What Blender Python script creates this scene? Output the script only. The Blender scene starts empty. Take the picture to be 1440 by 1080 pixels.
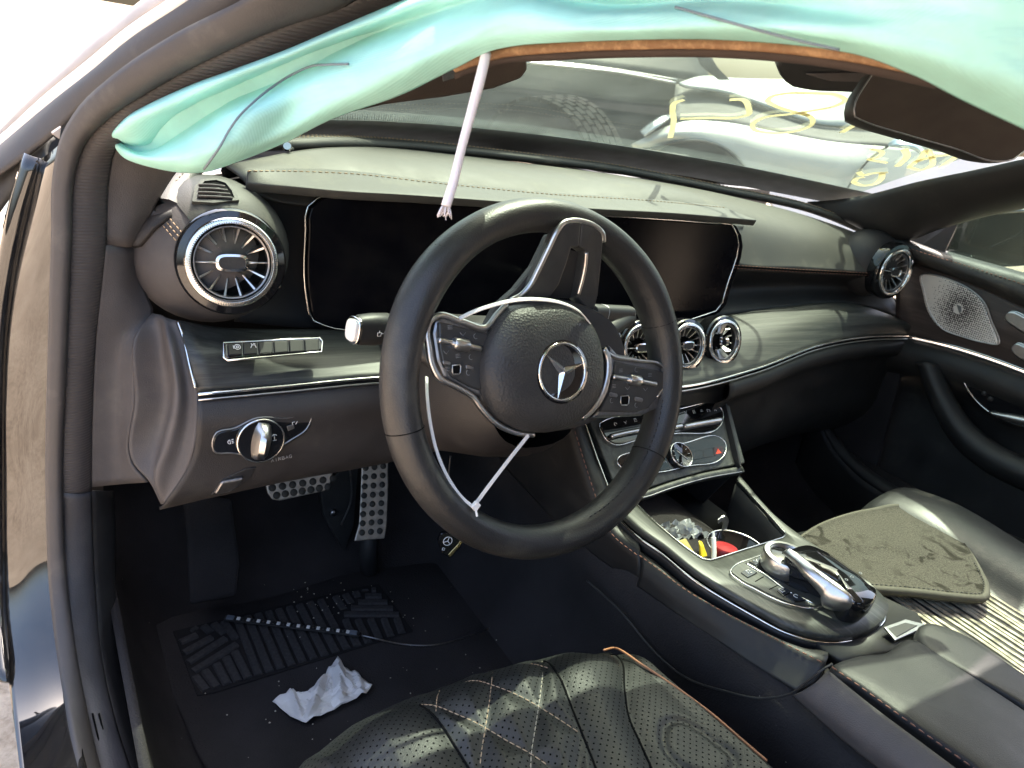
import bpy, bmesh, math, random
import numpy as np
from mathutils import Matrix, Vector
random.seed(7); RNG = np.random.default_rng(7)
R = math.radians
scn = bpy.context.scene
col = scn.collection

# ------------------------------------------------------------------ camera, sky, sun, exposure
AX = np.array([0.845, 0.069, 0.531]); AU = np.array([0.115, 0.90, -0.40])
AX /= np.linalg.norm(AX); AU = AU - AX * AU.dot(AX); AU /= np.linalg.norm(AU)
AY = np.cross(AU, AX)
if AY[2] < 0: AY = -AY
M = np.array([AX, AY, AU])                       # rows: car axes written in (right, up, forward) of the lens
CAM = np.array([-0.84, -0.869, 0.25])
F = 1080.0
cd = bpy.data.cameras.new('camera'); cam = bpy.data.objects.new('camera', cd); col.objects.link(cam)
rt, up, fw = M[:, 0], M[:, 1], M[:, 2]
cam.matrix_world = Matrix([[rt[0], up[0], -fw[0], CAM[0]], [rt[1], up[1], -fw[1], CAM[1]], [rt[2], up[2], -fw[2], CAM[2]], [0, 0, 0, 1]])
cd.sensor_width = 36; cd.lens = 27; cd.clip_start = 0.02; cd.clip_end = 500
cd.dof.use_dof = True; cd.dof.focus_distance = 0.95; cd.dof.aperture_fstop = 11
scn.camera = cam

SUN = np.array([0.36, 0.36, 0.0]); SUN_EL = 62.0
az = math.atan2(SUN[0], SUN[1])
w = bpy.data.worlds.new('World'); scn.world = w; w.use_nodes = True
nt = w.node_tree
sky = nt.nodes.new('ShaderNodeTexSky'); sky.sky_type = 'NISHITA'; sky.sun_disc = False
sky.sun_elevation = R(SUN_EL); sky.sun_rotation = az; sky.air_density = 1.0; sky.dust_density = 6.0; sky.ozone_density = 1.0
bg = nt.nodes['Background']; bg.inputs[1].default_value = 0.15
nt.links.new(sky.outputs[0], bg.inputs[0])
sl = bpy.data.lights.new('sun', 'SUN'); sl.energy = 3.0; sl.angle = R(0.53); sl.color = (1.0, 0.93, 0.82)
so = bpy.data.objects.new('sun', sl); col.objects.link(so)
sd = Vector((math.sin(az) * math.cos(R(SUN_EL)), math.cos(az) * math.cos(R(SUN_EL)), math.sin(R(SUN_EL))))
so.rotation_euler = sd.to_track_quat('Z', 'Y').to_euler(); so.location = (0, 0, 6)
scn.view_settings.view_transform = 'Standard'; scn.view_settings.look = 'None'
scn.view_settings.exposure = 2.4; scn.view_settings.gamma = 1
scn.cycles.max_bounces = 10; scn.cycles.transparent_max_bounces = 12

# ------------------------------------------------------------------ helpers
def ray(px, py): return M @ np.array([(px - 720) / F, (540 - py) / F, 1.0])
def V(px, py, y=None, x=None, z=None, d=None):
    """point of the car seen at a picture point, on a plane of the car (x, y or z) or at a depth"""
    r = ray(px, py)
    if x is not None: t = (x - CAM[0]) / r[0]
    elif y is not None: t = (y - CAM[1]) / r[1]
    elif z is not None: t = (z - CAM[2]) / r[2]
    else: t = d
    return CAM + t * r
def VP(px, py, o, n):
    r = ray(px, py); t = np.dot(np.asarray(o) - CAM, n) / np.dot(r, n); return CAM + t * r
def VY(l): return [V(a, b, y=c) for a, b, c in l]
def VX(l): return [V(a, b, x=c) for a, b, c in l]
def VZ(l): return [V(a, b, z=c) for a, b, c in l]
def VD(l): return [V(a, b, d=c) for a, b, c in l]
def nrm(v): v = np.asarray(v, float); return v / (np.linalg.norm(v) + 1e-12)

def cr(p, n, closed=False):
    p = np.asarray(p, float)
    if closed: p = np.vstack([p, p[:1]])
    d = np.linalg.norm(np.diff(p, axis=0), axis=1); d[d < 1e-9] = 1e-9
    s = np.concatenate([[0], np.cumsum(d)]); k = len(p)
    if k == 2 and not closed: return np.array([p[0] + (p[1] - p[0]) * t for t in np.linspace(0, 1, n)])
    m = np.zeros_like(p); sl_ = np.diff(p, axis=0) / d[:, None]
    for i in range(1, k - 1): m[i] = (sl_[i - 1] * d[i] + sl_[i] * d[i - 1]) / (d[i - 1] + d[i])
    if closed:
        m[0] = m[-1] = (sl_[-1] * d[0] + sl_[0] * d[-1]) / (d[0] + d[-1])
    else:
        m[0] = sl_[0]; m[-1] = sl_[-1]
    out = []
    for t in np.linspace(0, s[-1], n, endpoint=not closed):
        i = min(max(np.searchsorted(s, t, side='right') - 1, 0), k - 2); h = d[i]; u = (t - s[i]) / h
        out.append((2*u**3-3*u**2+1)*p[i] + (u**3-2*u**2+u)*h*m[i] + (-2*u**3+3*u**2)*p[i+1] + (u**3-u**2)*h*m[i+1])
    return np.array(out)

ORG = {}
def tag(o, label, cat, group=None, kind=None):
    if label: o['label'] = label
    if cat: o['category'] = cat
    if group: o['group'] = group
    if kind: o['kind'] = kind
    return o
def thing(name, loc, label, cat, group=None):
    o = bpy.data.objects.new(name, None); col.objects.link(o); o.location = [float(a) for a in loc]; o.empty_display_size = 0.05
    ORG[o.name] = np.array(loc, float); return tag(o, label, cat, group)
def mk(name, verts, faces, mat, parent=None, smooth=True, bevel=0, seg=2, solid=0, sub=0, kind=None, off=0.0, auto=None):
    o0 = ORG[parent.name] if parent else np.zeros(3)
    me = bpy.data.meshes.new(name)
    me.from_pydata([tuple(map(float, np.asarray(v) - o0)) for v in verts], [], [tuple(int(i) for i in f) for f in faces])
    me.validate()
    bm = bmesh.new(); bm.from_mesh(me); bmesh.ops.recalc_face_normals(bm, faces=bm.faces); bm.to_mesh(me); bm.free()
    o = bpy.data.objects.new(name, me); col.objects.link(o)
    if mat: me.materials.append(mat)
    if smooth:
        for p in me.polygons: p.use_smooth = True
    if parent: o.parent = parent; ORG[o.name] = o0
    else: ORG[o.name] = np.zeros(3)
    if solid: md = o.modifiers.new('thickness', 'SOLIDIFY'); md.thickness = solid; md.offset = off
    if bevel:
        md = o.modifiers.new('bevel', 'BEVEL'); md.width = bevel; md.segments = seg; md.limit_method = 'ANGLE'; md.angle_limit = R(35)
    if sub: md = o.modifiers.new('smooth', 'SUBSURF'); md.levels = sub; md.render_levels = sub
    if auto:
        me.set_sharp_from_angle(angle=R(auto))
    if kind: o['kind'] = kind
    return o
def copy_part(src, parent, mat4):
    """a copy of a part (local mesh shared) placed by a world matrix under another parent"""
    c = src.copy(); col.objects.link(c); c.parent = parent
    o0 = ORG[parent.name] if parent else np.zeros(3)
    c.matrix_local = Matrix.Translation(Vector(-o0)) @ mat4
    ORG[c.name] = ORG[parent.name] if parent else np.zeros(3)
    return c
def gridfaces(n, m, cu=False, cv=False):
    f = []
    for j in range(m if cv else m - 1):
        for i in range(n if cu else n - 1):
            f.append((j*n+i, j*n+(i+1) % n, ((j+1) % m)*n+(i+1) % n, ((j+1) % m)*n+i))
    return f
def grid(rows, n=40, m=None, lin=False):
    rr = [cr(r, n) for r in rows]
    if m is None: m = 1 + 6 * (len(rr) - 1)
    cols = []
    for i in range(n):
        c = [r[i] for r in rr]
        if lin or len(c) == 2:
            t = np.linspace(0, len(c) - 1, m); cols.append([c[min(int(a), len(c)-2)] * (1-(a-min(int(a), len(c)-2))) + c[min(int(a), len(c)-2)+1] * (a-min(int(a), len(c)-2)) for a in t])
        else: cols.append(cr(c, m))
    return np.array(cols).transpose(1, 0, 2)
def loft(name, rows, mat, parent=None, n=40, m=None, lin=False, solid=0, disp=None, **kw):
    g = grid(rows, n, m, lin); m = g.shape[0]
    if disp is not None: g = disp(g)
    return mk(name, g.reshape(-1, 3), gridfaces(n, m), mat, parent, solid=solid, **kw)
def strip(name, A, B, mat, parent=None, bulge=0.006, n=40, m=9, toward=None, solid=0.004, **kw):
    """a rounded moulding between two edge lines"""
    a, b = cr(A, n), cr(B, n); tw = CAM if toward is None else np.asarray(toward); rows = []
    for k in range(m):
        u = k / (m - 1); row = []
        for i in range(n):
            tg = nrm((a[min(i+1, n-1)] - a[max(i-1, 0)]) + (b[min(i+1, n-1)] - b[max(i-1, 0)])); ac = b[i] - a[i]
            nn = nrm(np.cross(tg, ac))
            if nn.dot(tw - (a[i]+b[i])/2) < 0: nn = -nn
            row.append(a[i] + ac*u + nn*bulge*math.sin(math.pi*u)**0.7)
        rows.append(row)
    return mk(name, np.array(rows).reshape(-1, 3), gridfaces(n, m), mat, parent, solid=solid, **kw)
def frames(p, closed=False):
    p = np.asarray(p); n = len(p); T = []
    for i in range(n):
        a = p[(i+1) % n] if closed else p[min(i+1, n-1)]; b = p[(i-1) % n] if closed else p[max(i-1, 0)]
        T.append(nrm(a - b))
    u = nrm(np.cross(T[0], [0, 0, 1] if abs(T[0][2]) < .9 else [1, 0, 0])); U = [u]
    for i in range(1, n):
        u = U[-1] - T[i]*np.dot(U[-1], T[i]); U.append(nrm(u))
    return T, U, [np.cross(t, u) for t, u in zip(T, U)]
def tubegeo(p, r, n=8, closed=False):
    T, U, W = frames(p, closed); k = len(p); r = np.ones(k)*r if np.isscalar(r) else np.asarray(r)
    v = [p[i] + r[i]*(U[i]*math.cos(2*math.pi*j/n) + W[i]*math.sin(2*math.pi*j/n)) for i in range(k) for j in range(n)]
    f = gridfaces(n, k, True, closed)
    if not closed: f += [tuple(range(n))[::-1], tuple(range((k-1)*n, k*n))]
    return v, f
def tube(name, pts, r, mat, parent=None, n=8, k=None, closed=False, raw=False, **kw):
    p = np.asarray(pts, float) if raw else cr(pts, k or max(12, 8*len(pts)), closed)
    if not np.isscalar(r): r = np.interp(np.linspace(0, 1, len(p)), np.linspace(0, 1, len(r)), r)
    v, f = tubegeo(p, r, n, closed); return mk(name, v, f, mat, parent, **kw)
def join(gs):
    V_, F_ = [], []
    for v, f in gs:
        o = len(V_); V_ += list(v); F_ += [tuple(i+o for i in q) for q in f]
    return V_, F_
def stitch(name, pts, mat, parent, r=.0006, dash=.0055, gap=.003, lift=None):
    p = cr(pts, 400); L = np.concatenate([[0], np.cumsum(np.linalg.norm(np.diff(p, axis=0), axis=1))]); g = []; s = 0
    at_ = lambda t: np.array([np.interp(t, L, p[:, k]) for k in range(3)])
    while s + dash < L[-1]:
        a, b = at_(s), at_(s+dash); q = np.array([a, (a+b)/2, b])
        if lift is not None: q = q + np.asarray(lift)
        g.append(tubegeo(q, np.array([r*.6, r, r*.6]), 5)); s += dash + gap
    v, f = join(g); o = mk(name, v, f, mat, parent); o['kind'] = 'stuff'; return o
def prism(name, poly, dirv, mat, parent=None, bevel=.001, smooth=False, seg=2, **kw):
    """a plate: polygon (3-D points) pushed along a vector"""
    n = len(poly); v = [np.asarray(p) for p in poly] + [np.asarray(p) + np.asarray(dirv) for p in poly]
    f = [tuple(range(n)), tuple(range(n, 2*n))[::-1]] + [(i, (i+1) % n, n+(i+1) % n, n+i) for i in range(n)]
    return mk(name, v, f, mat, parent, smooth=smooth, bevel=bevel, seg=seg, **kw)
def rrect(w, h, r, k=5):
    o = []
    for cx, cy, a in ((w/2-r, h/2-r, 0), (-w/2+r, h/2-r, 90), (-w/2+r, -h/2+r, 180), (w/2-r, -h/2+r, 270)):
        for i in range(k+1):
            t = R(a + 90*i/k); o.append((cx + r*math.cos(t), cy + r*math.sin(t)))
    return o
def lathegeo(prof, o, ax, n=32, u0=None):
    ax = nrm(ax); u = nrm(np.cross(ax, [0, 0, 1] if abs(ax[2]) < .9 else [1, 0, 0])) if u0 is None else nrm(u0); w_ = np.cross(ax, u)
    v = [np.asarray(o) + ax*h + r*(u*math.cos(2*math.pi*j/n) + w_*math.sin(2*math.pi*j/n)) for r, h in prof for j in range(n)]
    return v, gridfaces(n, len(prof), True)
def lathe(name, prof, o, ax, mat, parent=None, n=32, **kw):
    v, f = lathegeo(prof, o, ax, n); return mk(name, v, f, mat, parent, **kw)
class Plane:
    """a flat panel in the car given by three or four corner points (left-bottom, right-bottom, left-top)"""
    def __init__(s, o, u, v, toward=CAM):
        s.o = np.asarray(o, float); s.u = nrm(u); n = nrm(np.cross(u, v))
        if n.dot(np.asarray(toward) - s.o) < 0: n = -n
        s.n = n; s.v = nrm(np.cross(n, s.u)); 
        if s.v.dot(v) < 0: s.v = -s.v
    def at(s, px, py, h=0): return VP(px, py, s.o + s.n*h, s.n)
    def poly(s, pts, h=0): return [s.at(a, b, h) for a, b in pts]
    def uv(s, a, b, h=0): return s.o + s.u*a + s.v*b + s.n*h
    def loc(s, p): q = np.asarray(p) - s.o; return q.dot(s.u), q.dot(s.v)
    def plate(s, name, pts, h, t, mat, parent, **kw): return prism(name, s.poly(pts, h), s.n*t, mat, parent, **kw)
def offs(poly, k):
    c = np.mean(poly, axis=0); return [np.asarray(c + (np.asarray(p) - c)*k) for p in poly]
def smoothpoly(pts, n=40): return [tuple(p[:2]) for p in cr([(a, b, 0) for a, b in pts], n, True)]
def strokes(name, plane, segs, mat, parent, r=.0007, h=.0008):
    """printed symbols: thin raised strokes on a panel; segs are polylines of panel coordinates"""
    g = []
    for s in segs:
        p = np.array([plane.uv(a, b, h) for a, b in s])
        if len(p) < 2: continue
        g.append(tubegeo(p, r, 5))
    v, f = join(g); return mk(name, v, f, mat, parent)
GLY = {'A': [[(0,0),(.5,1),(1,0)],[(.2,.4),(.8,.4)]], 'I': [[(.5,0),(.5,1)]], 'R': [[(0,0),(0,1),(.7,1),(.9,.75),(.7,.5),(0,.5)],[(.5,.5),(1,0)]],
       'B': [[(0,0),(0,1),(.7,1),(.9,.75),(.7,.52),(0,.52)],[(.7,.52),(1,.27),(.7,0),(0,0)]], 'G': [[(1,.8),(.7,1),(.3,1),(0,.7),(0,.3),(.3,0),(.8,0),(1,.25),(1,.45),(.6,.45)]],
       'E': [[(1,0),(0,0),(0,1),(1,1)],[(0,.5),(.8,.5)]], 'C': [[(1,.8),(.7,1),(.3,1),(0,.7),(0,.3),(.3,0),(.8,0),(1,.2)]], 'O': [[(.3,0),(0,.3),(0,.7),(.3,1),(.7,1),(1,.7),(1,.3),(.7,0),(.3,0)]],
       'M': [[(0,0),(0,1),(.5,.4),(1,1),(1,0)]], 'N': [[(0,0),(0,1),(1,0),(1,1)]], 'X': [[(0,0),(1,1)],[(0,1),(1,0)]], 'F': [[(0,0),(0,1),(1,1)],[(0,.5),(.8,.5)]], 'U': [[(0,1),(0,.3),(.3,0),(.7,0),(1,.3),(1,1)]], 'T': [[(0,1),(1,1)],[(.5,1),(.5,0)]], 'S': [[(1,.85),(.7,1),(.3,1),(0,.75),(.3,.5),(.7,.5),(1,.25),(.7,0),(.3,0),(0,.15)]]}
def word(txt, x, y, hgt, wid=.7, gap=.35):
    o = []
    for c in txt:
        for s in GLY.get(c, []): o.append([(x + a*hgt*wid, y + b*hgt) for a, b in s])
        x += hgt*(wid+gap)
    return o

# ------------------------------------------------------------------ materials
def newmat(name):
    m = bpy.data.materials.new(name); m.use_nodes = True; return m, m.node_tree, m.node_tree.nodes['Principled BSDF']
def N(t, kind, **kw):
    n = t.nodes.new('ShaderNode' + kind)
    for k, v in kw.items():
        if k in n.inputs: n.inputs[k].default_value = v
        else: setattr(n, k, v)
    return n
def ramp(t, src, stops):
    r = t.nodes.new('ShaderNodeValToRGB'); e = r.color_ramp.elements
    while len(e) < len(stops): e.new(.5)
    for q, (p, c) in zip(e, stops): q.position = p; q.color = (*c, 1) if len(c) == 3 else c
    t.links.new(src, r.inputs[0]); return r
def coords(t, scale=(1, 1, 1), rot=(0, 0, 0)):
    tc = N(t, 'TexCoord'); mp = N(t, 'Mapping'); mp.inputs['Scale'].default_value = scale; mp.inputs['Rotation'].default_value = rot
    t.links.new(tc.outputs['Object'], mp.inputs[0]); return mp.outputs[0]
def bump(t, b, src, s=.3, d=.001):
    k = N(t, 'Bump'); k.inputs['Strength'].default_value = s; k.inputs['Distance'].default_value = d
    t.links.new(src, k.inputs['Height']); t.links.new(k.outputs[0], b.inputs['Normal']); return k
def plain(name, c, rough=.5, metal=0, coat=0, spec=.5, var=.15, vs=30, dust=0):
    m, t, b = newmat(name); b.inputs['Roughness'].default_value = rough; b.inputs['Metallic'].default_value = metal
    b.inputs['Coat Weight'].default_value = coat; b.inputs['Coat Roughness'].default_value = .04; b.inputs['Specular IOR Level'].default_value = spec
    co = coords(t); n = N(t, 'TexNoise', Scale=vs, Detail=5); t.links.new(co, n.inputs['Vector'])
    r = ramp(t, n.outputs[0], [(.3, tuple(a*(1-var) for a in c)), (.7, tuple(min(1, a*(1+var)) for a in c))]); last = r.outputs[0]
    if dust:
        n2 = N(t, 'TexNoise', Scale=9, Detail=8, Roughness=.7); t.links.new(co, n2.inputs['Vector'])
        rr = ramp(t, n2.outputs[0], [(.42, (0, 0, 0)), (.75, (dust, dust, dust))]); mx = N(t, 'MixRGB')
        t.links.new(rr.outputs[0], mx.inputs[0]); t.links.new(last, mx.inputs[1]); mx.inputs[2].default_value = (.3, .27, .21, 1); last = mx.outputs[0]
        ad = N(t, 'Math', operation='ADD'); t.links.new(rr.outputs[0], ad.inputs[0]); ad.inputs[1].default_value = rough; t.links.new(ad.outputs[0], b.inputs['Roughness'])
    t.links.new(last, b.inputs['Base Color']); return m
def leather(name, c, rough=.45, sc=700, bs=.35, dust=.12, perf=0, spec=.5):
    m, t, b = newmat(name); co = coords(t); b.inputs['Specular IOR Level'].default_value = spec
    v = N(t, 'TexVoronoi', Scale=sc); t.links.new(co, v.inputs['Vector'])
    n = N(t, 'TexNoise', Scale=14, Detail=8, Roughness=.65); t.links.new(co, n.inputs['Vector'])
    r = ramp(t, n.outputs[0], [(.32, tuple(a*.75 for a in c)), (.55, c), (.78, tuple(a+(k-a)*dust for a, k in zip(c, (.33, .31, .24))))])
    rr = ramp(t, n.outputs[0], [(.3, (rough-.06,)*3), (.8, (min(1, rough+.15),)*3)]); t.links.new(rr.outputs[0], b.inputs['Roughness'])
    last = r.outputs[0]; h = v.outputs['Distance']
    if perf:
        sep = N(t, 'SeparateXYZ'); t.links.new(co, sep.inputs[0]); ds = []
        mp = N(t, 'Mapping'); mp.inputs['Rotation'].default_value = (0, 0, R(45)); t.links.new(co, mp.inputs[0]); s2 = N(t, 'SeparateXYZ'); t.links.new(mp.outputs[0], s2.inputs[0])
        for k in (0, 1):
            a = N(t, 'Math', operation='DIVIDE'); t.links.new(s2.outputs[k], a.inputs[0]); a.inputs[1].default_value = perf
            f = N(t, 'Math', operation='FRACT'); t.links.new(a.outputs[0], f.inputs[0]); g = N(t, 'Math', operation='SUBTRACT'); t.links.new(f.outputs[0], g.inputs[0]); g.inputs[1].default_value = .5
            q = N(t, 'Math', operation='MULTIPLY'); t.links.new(g.outputs[0], q.inputs[0]); t.links.new(g.outputs[0], q.inputs[1]); ds.append(q)
        ad = N(t, 'Math', operation='ADD'); t.links.new(ds[0].outputs[0], ad.inputs[0]); t.links.new(ds[1].outputs[0], ad.inputs[1])
        sq = N(t, 'Math', operation='SQRT'); t.links.new(ad.outputs[0], sq.inputs[0])
        hr = ramp(t, sq.outputs[0], [(.11, (0, 0, 0)), (.18, (1, 1, 1))]); mu = N(t, 'MixRGB', blend_type='MULTIPLY'); mu.inputs[0].default_value = 1
        hc = ramp(t, sq.outputs[0], [(.11, (.12, .12, .12)), (.18, (1, 1, 1))]); hs_ = N(t, 'Math', operation='MULTIPLY'); t.links.new(hr.outputs[0], hs_.inputs[0]); hs_.inputs[1].default_value = spec; t.links.new(hs_.outputs[0], b.inputs['Specular IOR Level'])
        t.links.new(last, mu.inputs[1]); t.links.new(hc.outputs[0], mu.inputs[2]); last = mu.outputs[0]
        mm = N(t, 'Math', operation='MULTIPLY_ADD'); t.links.new(hr.outputs[0], mm.inputs[0]); mm.inputs[1].default_value = 1.5; t.links.new(v.outputs['Distance'], mm.inputs[2]); h = mm.outputs[0]
    t.links.new(last, b.inputs['Base Color']); bump(t, b, h, bs, .0006); return m
def wood(name, c1, c2, rough=.5, rot=(0, 0, 0), sc=(3, 90, 90)):
    m, t, b = newmat(name); co = coords(t, sc, rot)
    n = N(t, 'TexNoise', Scale=1.6, Detail=8, Roughness=.68, Distortion=.5); t.links.new(co, n.inputs['Vector'])
    co2 = coords(t, (sc[0]*4, sc[1]*5, sc[2]*5), rot); n2 = N(t, 'TexNoise', Scale=1.2, Detail=4); t.links.new(co2, n2.inputs['Vector'])
    mx = N(t, 'Math', operation='MULTIPLY_ADD'); t.links.new(n2.outputs[0], mx.inputs[0]); mx.inputs[1].default_value = .35; t.links.new(n.outputs[0], mx.inputs[2])
    r = ramp(t, mx.outputs[0], [(.5, c1), (.66, tuple((a+b_)/2*.8 for a, b_ in zip(c1, c2))), (.82, c2)])
    t.links.new(r.outputs[0], b.inputs['Base Color']); b.inputs['Roughness'].default_value = rough; bump(t, b, mx.outputs[0], .35, .0008); return m
def carpet(name, c, speck=.0):
    m, t, b = newmat(name); co = coords(t); n = N(t, 'TexNoise', Scale=420, Detail=4); t.links.new(co, n.inputs['Vector'])
    n1 = N(t, 'TexNoise', Scale=6, Detail=6); t.links.new(co, n1.inputs['Vector'])
    r = ramp(t, n1.outputs[0], [(.3, tuple(a*.7 for a in c)), (.7, tuple(a*1.35 for a in c))]); last = r.outputs[0]
    v = N(t, 'TexVoronoi', Scale=75, feature='F1'); t.links.new(co, v.inputs['Vector']); n3 = N(t, 'TexNoise', Scale=55, Detail=2); t.links.new(co, n3.inputs['Vector'])
    a1 = ramp(t, v.outputs['Distance'], [(.03, (1, 1, 1)), (.07, (0, 0, 0))]); a2 = ramp(t, n3.outputs[0], [(.64, (0, 0, 0)), (.68, (1, 1, 1))])
    mu = N(t, 'Math', operation='MULTIPLY'); t.links.new(a1.outputs[0], mu.inputs[0]); t.links.new(a2.outputs[0], mu.inputs[1])
    mx = N(t, 'MixRGB'); t.links.new(mu.outputs[0], mx.inputs[0]); t.links.new(last, mx.inputs[1]); mx.inputs[2].default_value = (speck, speck*.93, speck*.82, 1)
    t.links.new(mx.outputs[0], b.inputs['Base Color']); b.inputs['Roughness'].default_value = 1; b.inputs['Specular IOR Level'].default_value = .1; b.inputs['Sheen Weight'].default_value = .0; b.inputs['Sheen Roughness'].default_value = .6
    bump(t, b, n.outputs[0], .7, .002); return m
def fabric(name, c, sc=900, trans=.25):
    m, t, b = newmat(name); co = coords(t); wv = N(t, 'TexWave', Scale=sc, wave_type='BANDS', bands_direction='DIAGONAL'); t.links.new(co, wv.inputs['Vector'])
    n = N(t, 'TexNoise', Scale=12, Detail=6, Roughness=.6); t.links.new(co, n.inputs['Vector'])
    r = ramp(t, n.outputs[0], [(.3, tuple(a*.85 for a in c)), (.7, tuple(min(1, a*1.1) for a in c))]); t.links.new(r.outputs[0], b.inputs['Base Color'])
    b.inputs['Roughness'].default_value = .95; b.inputs['Specular IOR Level'].default_value = .05
    ad = N(t, 'Math', operation='MULTIPLY_ADD'); t.links.new(n.outputs[0], ad.inputs[0]); ad.inputs[1].default_value = 5; t.links.new(wv.outputs[0], ad.inputs[2]); bump(t, b, ad.outputs[0], .16, .0008)
    tr = N(t, 'BsdfTranslucent'); t.links.new(r.outputs[0], tr.inputs[0]); mx = N(t, 'MixShader'); mx.inputs[0].default_value = trans
    t.links.new(b.outputs[0], mx.inputs[1]); t.links.new(tr.outputs[0], mx.inputs[2]); t.links.new(mx.outputs[0], t.nodes['Material Output'].inputs[0]); return m
def glassmat(name, tint, dust=.06, dustc=(.55, .58, .5)):
    m, t, b = newmat(name); t.nodes.remove(b); o = t.nodes['Material Output']
    tp = N(t, 'BsdfTransparent'); tp.inputs[0].default_value = (*tint, 1); gl = N(t, 'BsdfGlossy'); gl.inputs['Roughness'].default_value = .03; gl.inputs[0].default_value = (.9, .95, .92, 1)
    lw = N(t, 'LayerWeight'); lw.inputs[0].default_value = .5; pw = N(t, 'Math', operation='POWER'); t.links.new(lw.outputs['Facing'], pw.inputs[0]); pw.inputs[1].default_value = 5; fr = N(t, 'Math', operation='MULTIPLY_ADD'); t.links.new(pw.outputs[0], fr.inputs[0]); fr.inputs[1].default_value = .92; fr.inputs[2].default_value = .045; m1 = N(t, 'MixShader'); t.links.new(fr.outputs[0], m1.inputs[0]); t.links.new(tp.outputs[0], m1.inputs[1]); t.links.new(gl.outputs[0], m1.inputs[2])
    df = N(t, 'BsdfTranslucent'); df.inputs[0].default_value = (*dustc, 1); dd = N(t, 'BsdfDiffuse'); dd.inputs[0].default_value = (*dustc, 1); m0 = N(t, 'MixShader'); m0.inputs[0].default_value = .5
    t.links.new(df.outputs[0], m0.inputs[1]); t.links.new(dd.outputs[0], m0.inputs[2])
    co = coords(t); n = N(t, 'TexNoise', Scale=7, Detail=9, Roughness=.7); t.links.new(co, n.inputs['Vector']); r = ramp(t, n.outputs[0], [(.3, (dust*.5,)*3), (.75, (dust*1.7,)*3)])
    m2 = N(t, 'MixShader'); t.links.new(r.outputs[0], m2.inputs[0]); t.links.new(m1.outputs[0], m2.inputs[1]); t.links.new(m0.outputs[0], m2.inputs[2]); t.links.new(m2.outputs[0], o.inputs[0]); return m

LEA = leather('dash_leather', (.044, .043, .038), .58, 800, .3, dust=.22)
LEA_S = leather('smooth_leather', (.0145, .0142, .0142), .50, 1100, .22, dust=.06)
LEA_W = leather('wheel_leather', (.021, .021, .021), .38, 620, .35, dust=.14)
LEA_P = leather('perforated_leather', (.012, .0132, .0128), .46, 1000, .3, dust=.02, perf=.0062)
PLA = leather('grained_plastic', (.028, .0255, .0255), .55, 900, .4, dust=.1)
PLA_G = leather('grey_pillar_plastic', (.080, .072, .071), .62, 800, .3, dust=.15)
PLA_D = plain('dark_plastic', (.018, .018, .019), .5, dust=.05)
GLOSS = plain('gloss_black', (.008, .008, .009), .07, coat=.6, vs=8)
SCREEN = plain('display_glass', (.003, .003, .005), .14, spec=.10, vs=4, dust=.03)
CHROME = plain('chrome', (.78, .77, .75), .14, 1, vs=60, var=.05)
SATIN = plain('satin_aluminium', (.62, .61, .60), .3, 1, vs=200, var=.06)
KEYB = plain('matt_black_key', (.010, .010, .011), .42, spec=.25)
SATBLK = plain('satin_black_trim', (.030, .031, .032), .32, vs=60, dust=.1)
SATIN_D = plain('dark_satin_metal', (.30, .30, .31), .35, 1, vs=200)
GAP = plain('dark_gap', (.004, .004, .004), .9, spec=.1)
WOOD = wood('open_pore_ash', (.013, .0145, .014), (.050, .052, .046), sc=(2.2, 70, 70))
WOOD_C = wood('console_ash', (.034, .036, .033), (.085, .088, .078), .42, sc=(60, 3, 60))
WOOD_D = wood('door_wood', (.035, .026, .024), (.075, .058, .052), .42, sc=(40, 2.0, 40))
CARP = carpet('black_carpet', (.030, .0275, .028), .3)
PADB = plain('heel_pad_base', (.019, .018, .019), .9, spec=.1)  # darker than the ribs: shade of the gaps put into the colour
PADC = plain('heel_pad_rubber', (.040, .0385, .040), .85, spec=.3, var=.25, vs=200)
MATC = carpet('dusty_grey_carpet', (.115, .108, .078), .5)
CLOTH = fabric('turquoise_airbag_fabric', (.54, .92, .84), 160, .30)
CORD = fabric('white_cord', (.80, .76, .80), 2500, .1)
TISS = fabric('white_tissue', (.90, .885, .87), 700, .2)
STIT = plain('tan_thread', (.42, .30, .19), .8, var=.1)
STIR = plain('rust_thread', (.24, .11, .075), .8, var=.1)
PIPE = plain('orange_piping', (.34, .15, .075), .6)
RUB = leather('rubber_seal', (.058, .052, .050), .6, 500, .12, dust=.22)
def ribbed(name, c):
    m, t, b = newmat(name); co = coords(t); wv = N(t, 'TexWave', Scale=95, wave_type='BANDS', bands_direction='Z', Distortion=.6); t.links.new(co, wv.inputs['Vector'])
    n = N(t, 'TexNoise', Scale=10, Detail=8, Roughness=.7); t.links.new(co, n.inputs['Vector']); r = ramp(t, n.outputs[0], [(.3, tuple(a*.8 for a in c)), (.6, c), (.85, tuple(a*1.8 for a in c))])
    t.links.new(r.outputs[0], b.inputs['Base Color']); b.inputs['Roughness'].default_value = .62; bump(t, b, wv.outputs[0], .35, .0012); return m
RIBR = ribbed('ribbed_rubber', (.058, .052, .051))
RUB_D = plain('dark_rubber', (.02, .019, .018), .65, dust=.15)
BLK = plain('black_paint', (.006, .006, .007), .04, coat=1, vs=12, dust=.12)
BLK.node_tree.nodes['Principled BSDF'].inputs['Coat Roughness'].default_value = .003; BLK.node_tree.nodes['Principled BSDF'].inputs['Coat IOR'].default_value = 1.5; BLK.node_tree.nodes['Principled BSDF'].inputs['Specular IOR Level'].default_value = .5
CREAM = plain('sky_reflection_strip', (.80, .78, .72), .25, vs=10, var=.03, coat=.4)  # pale cream stands in for sky reflected on the pillar paint
TANM = plain('tan_moulding', (.36, .31, .27), .45, vs=20)
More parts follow.
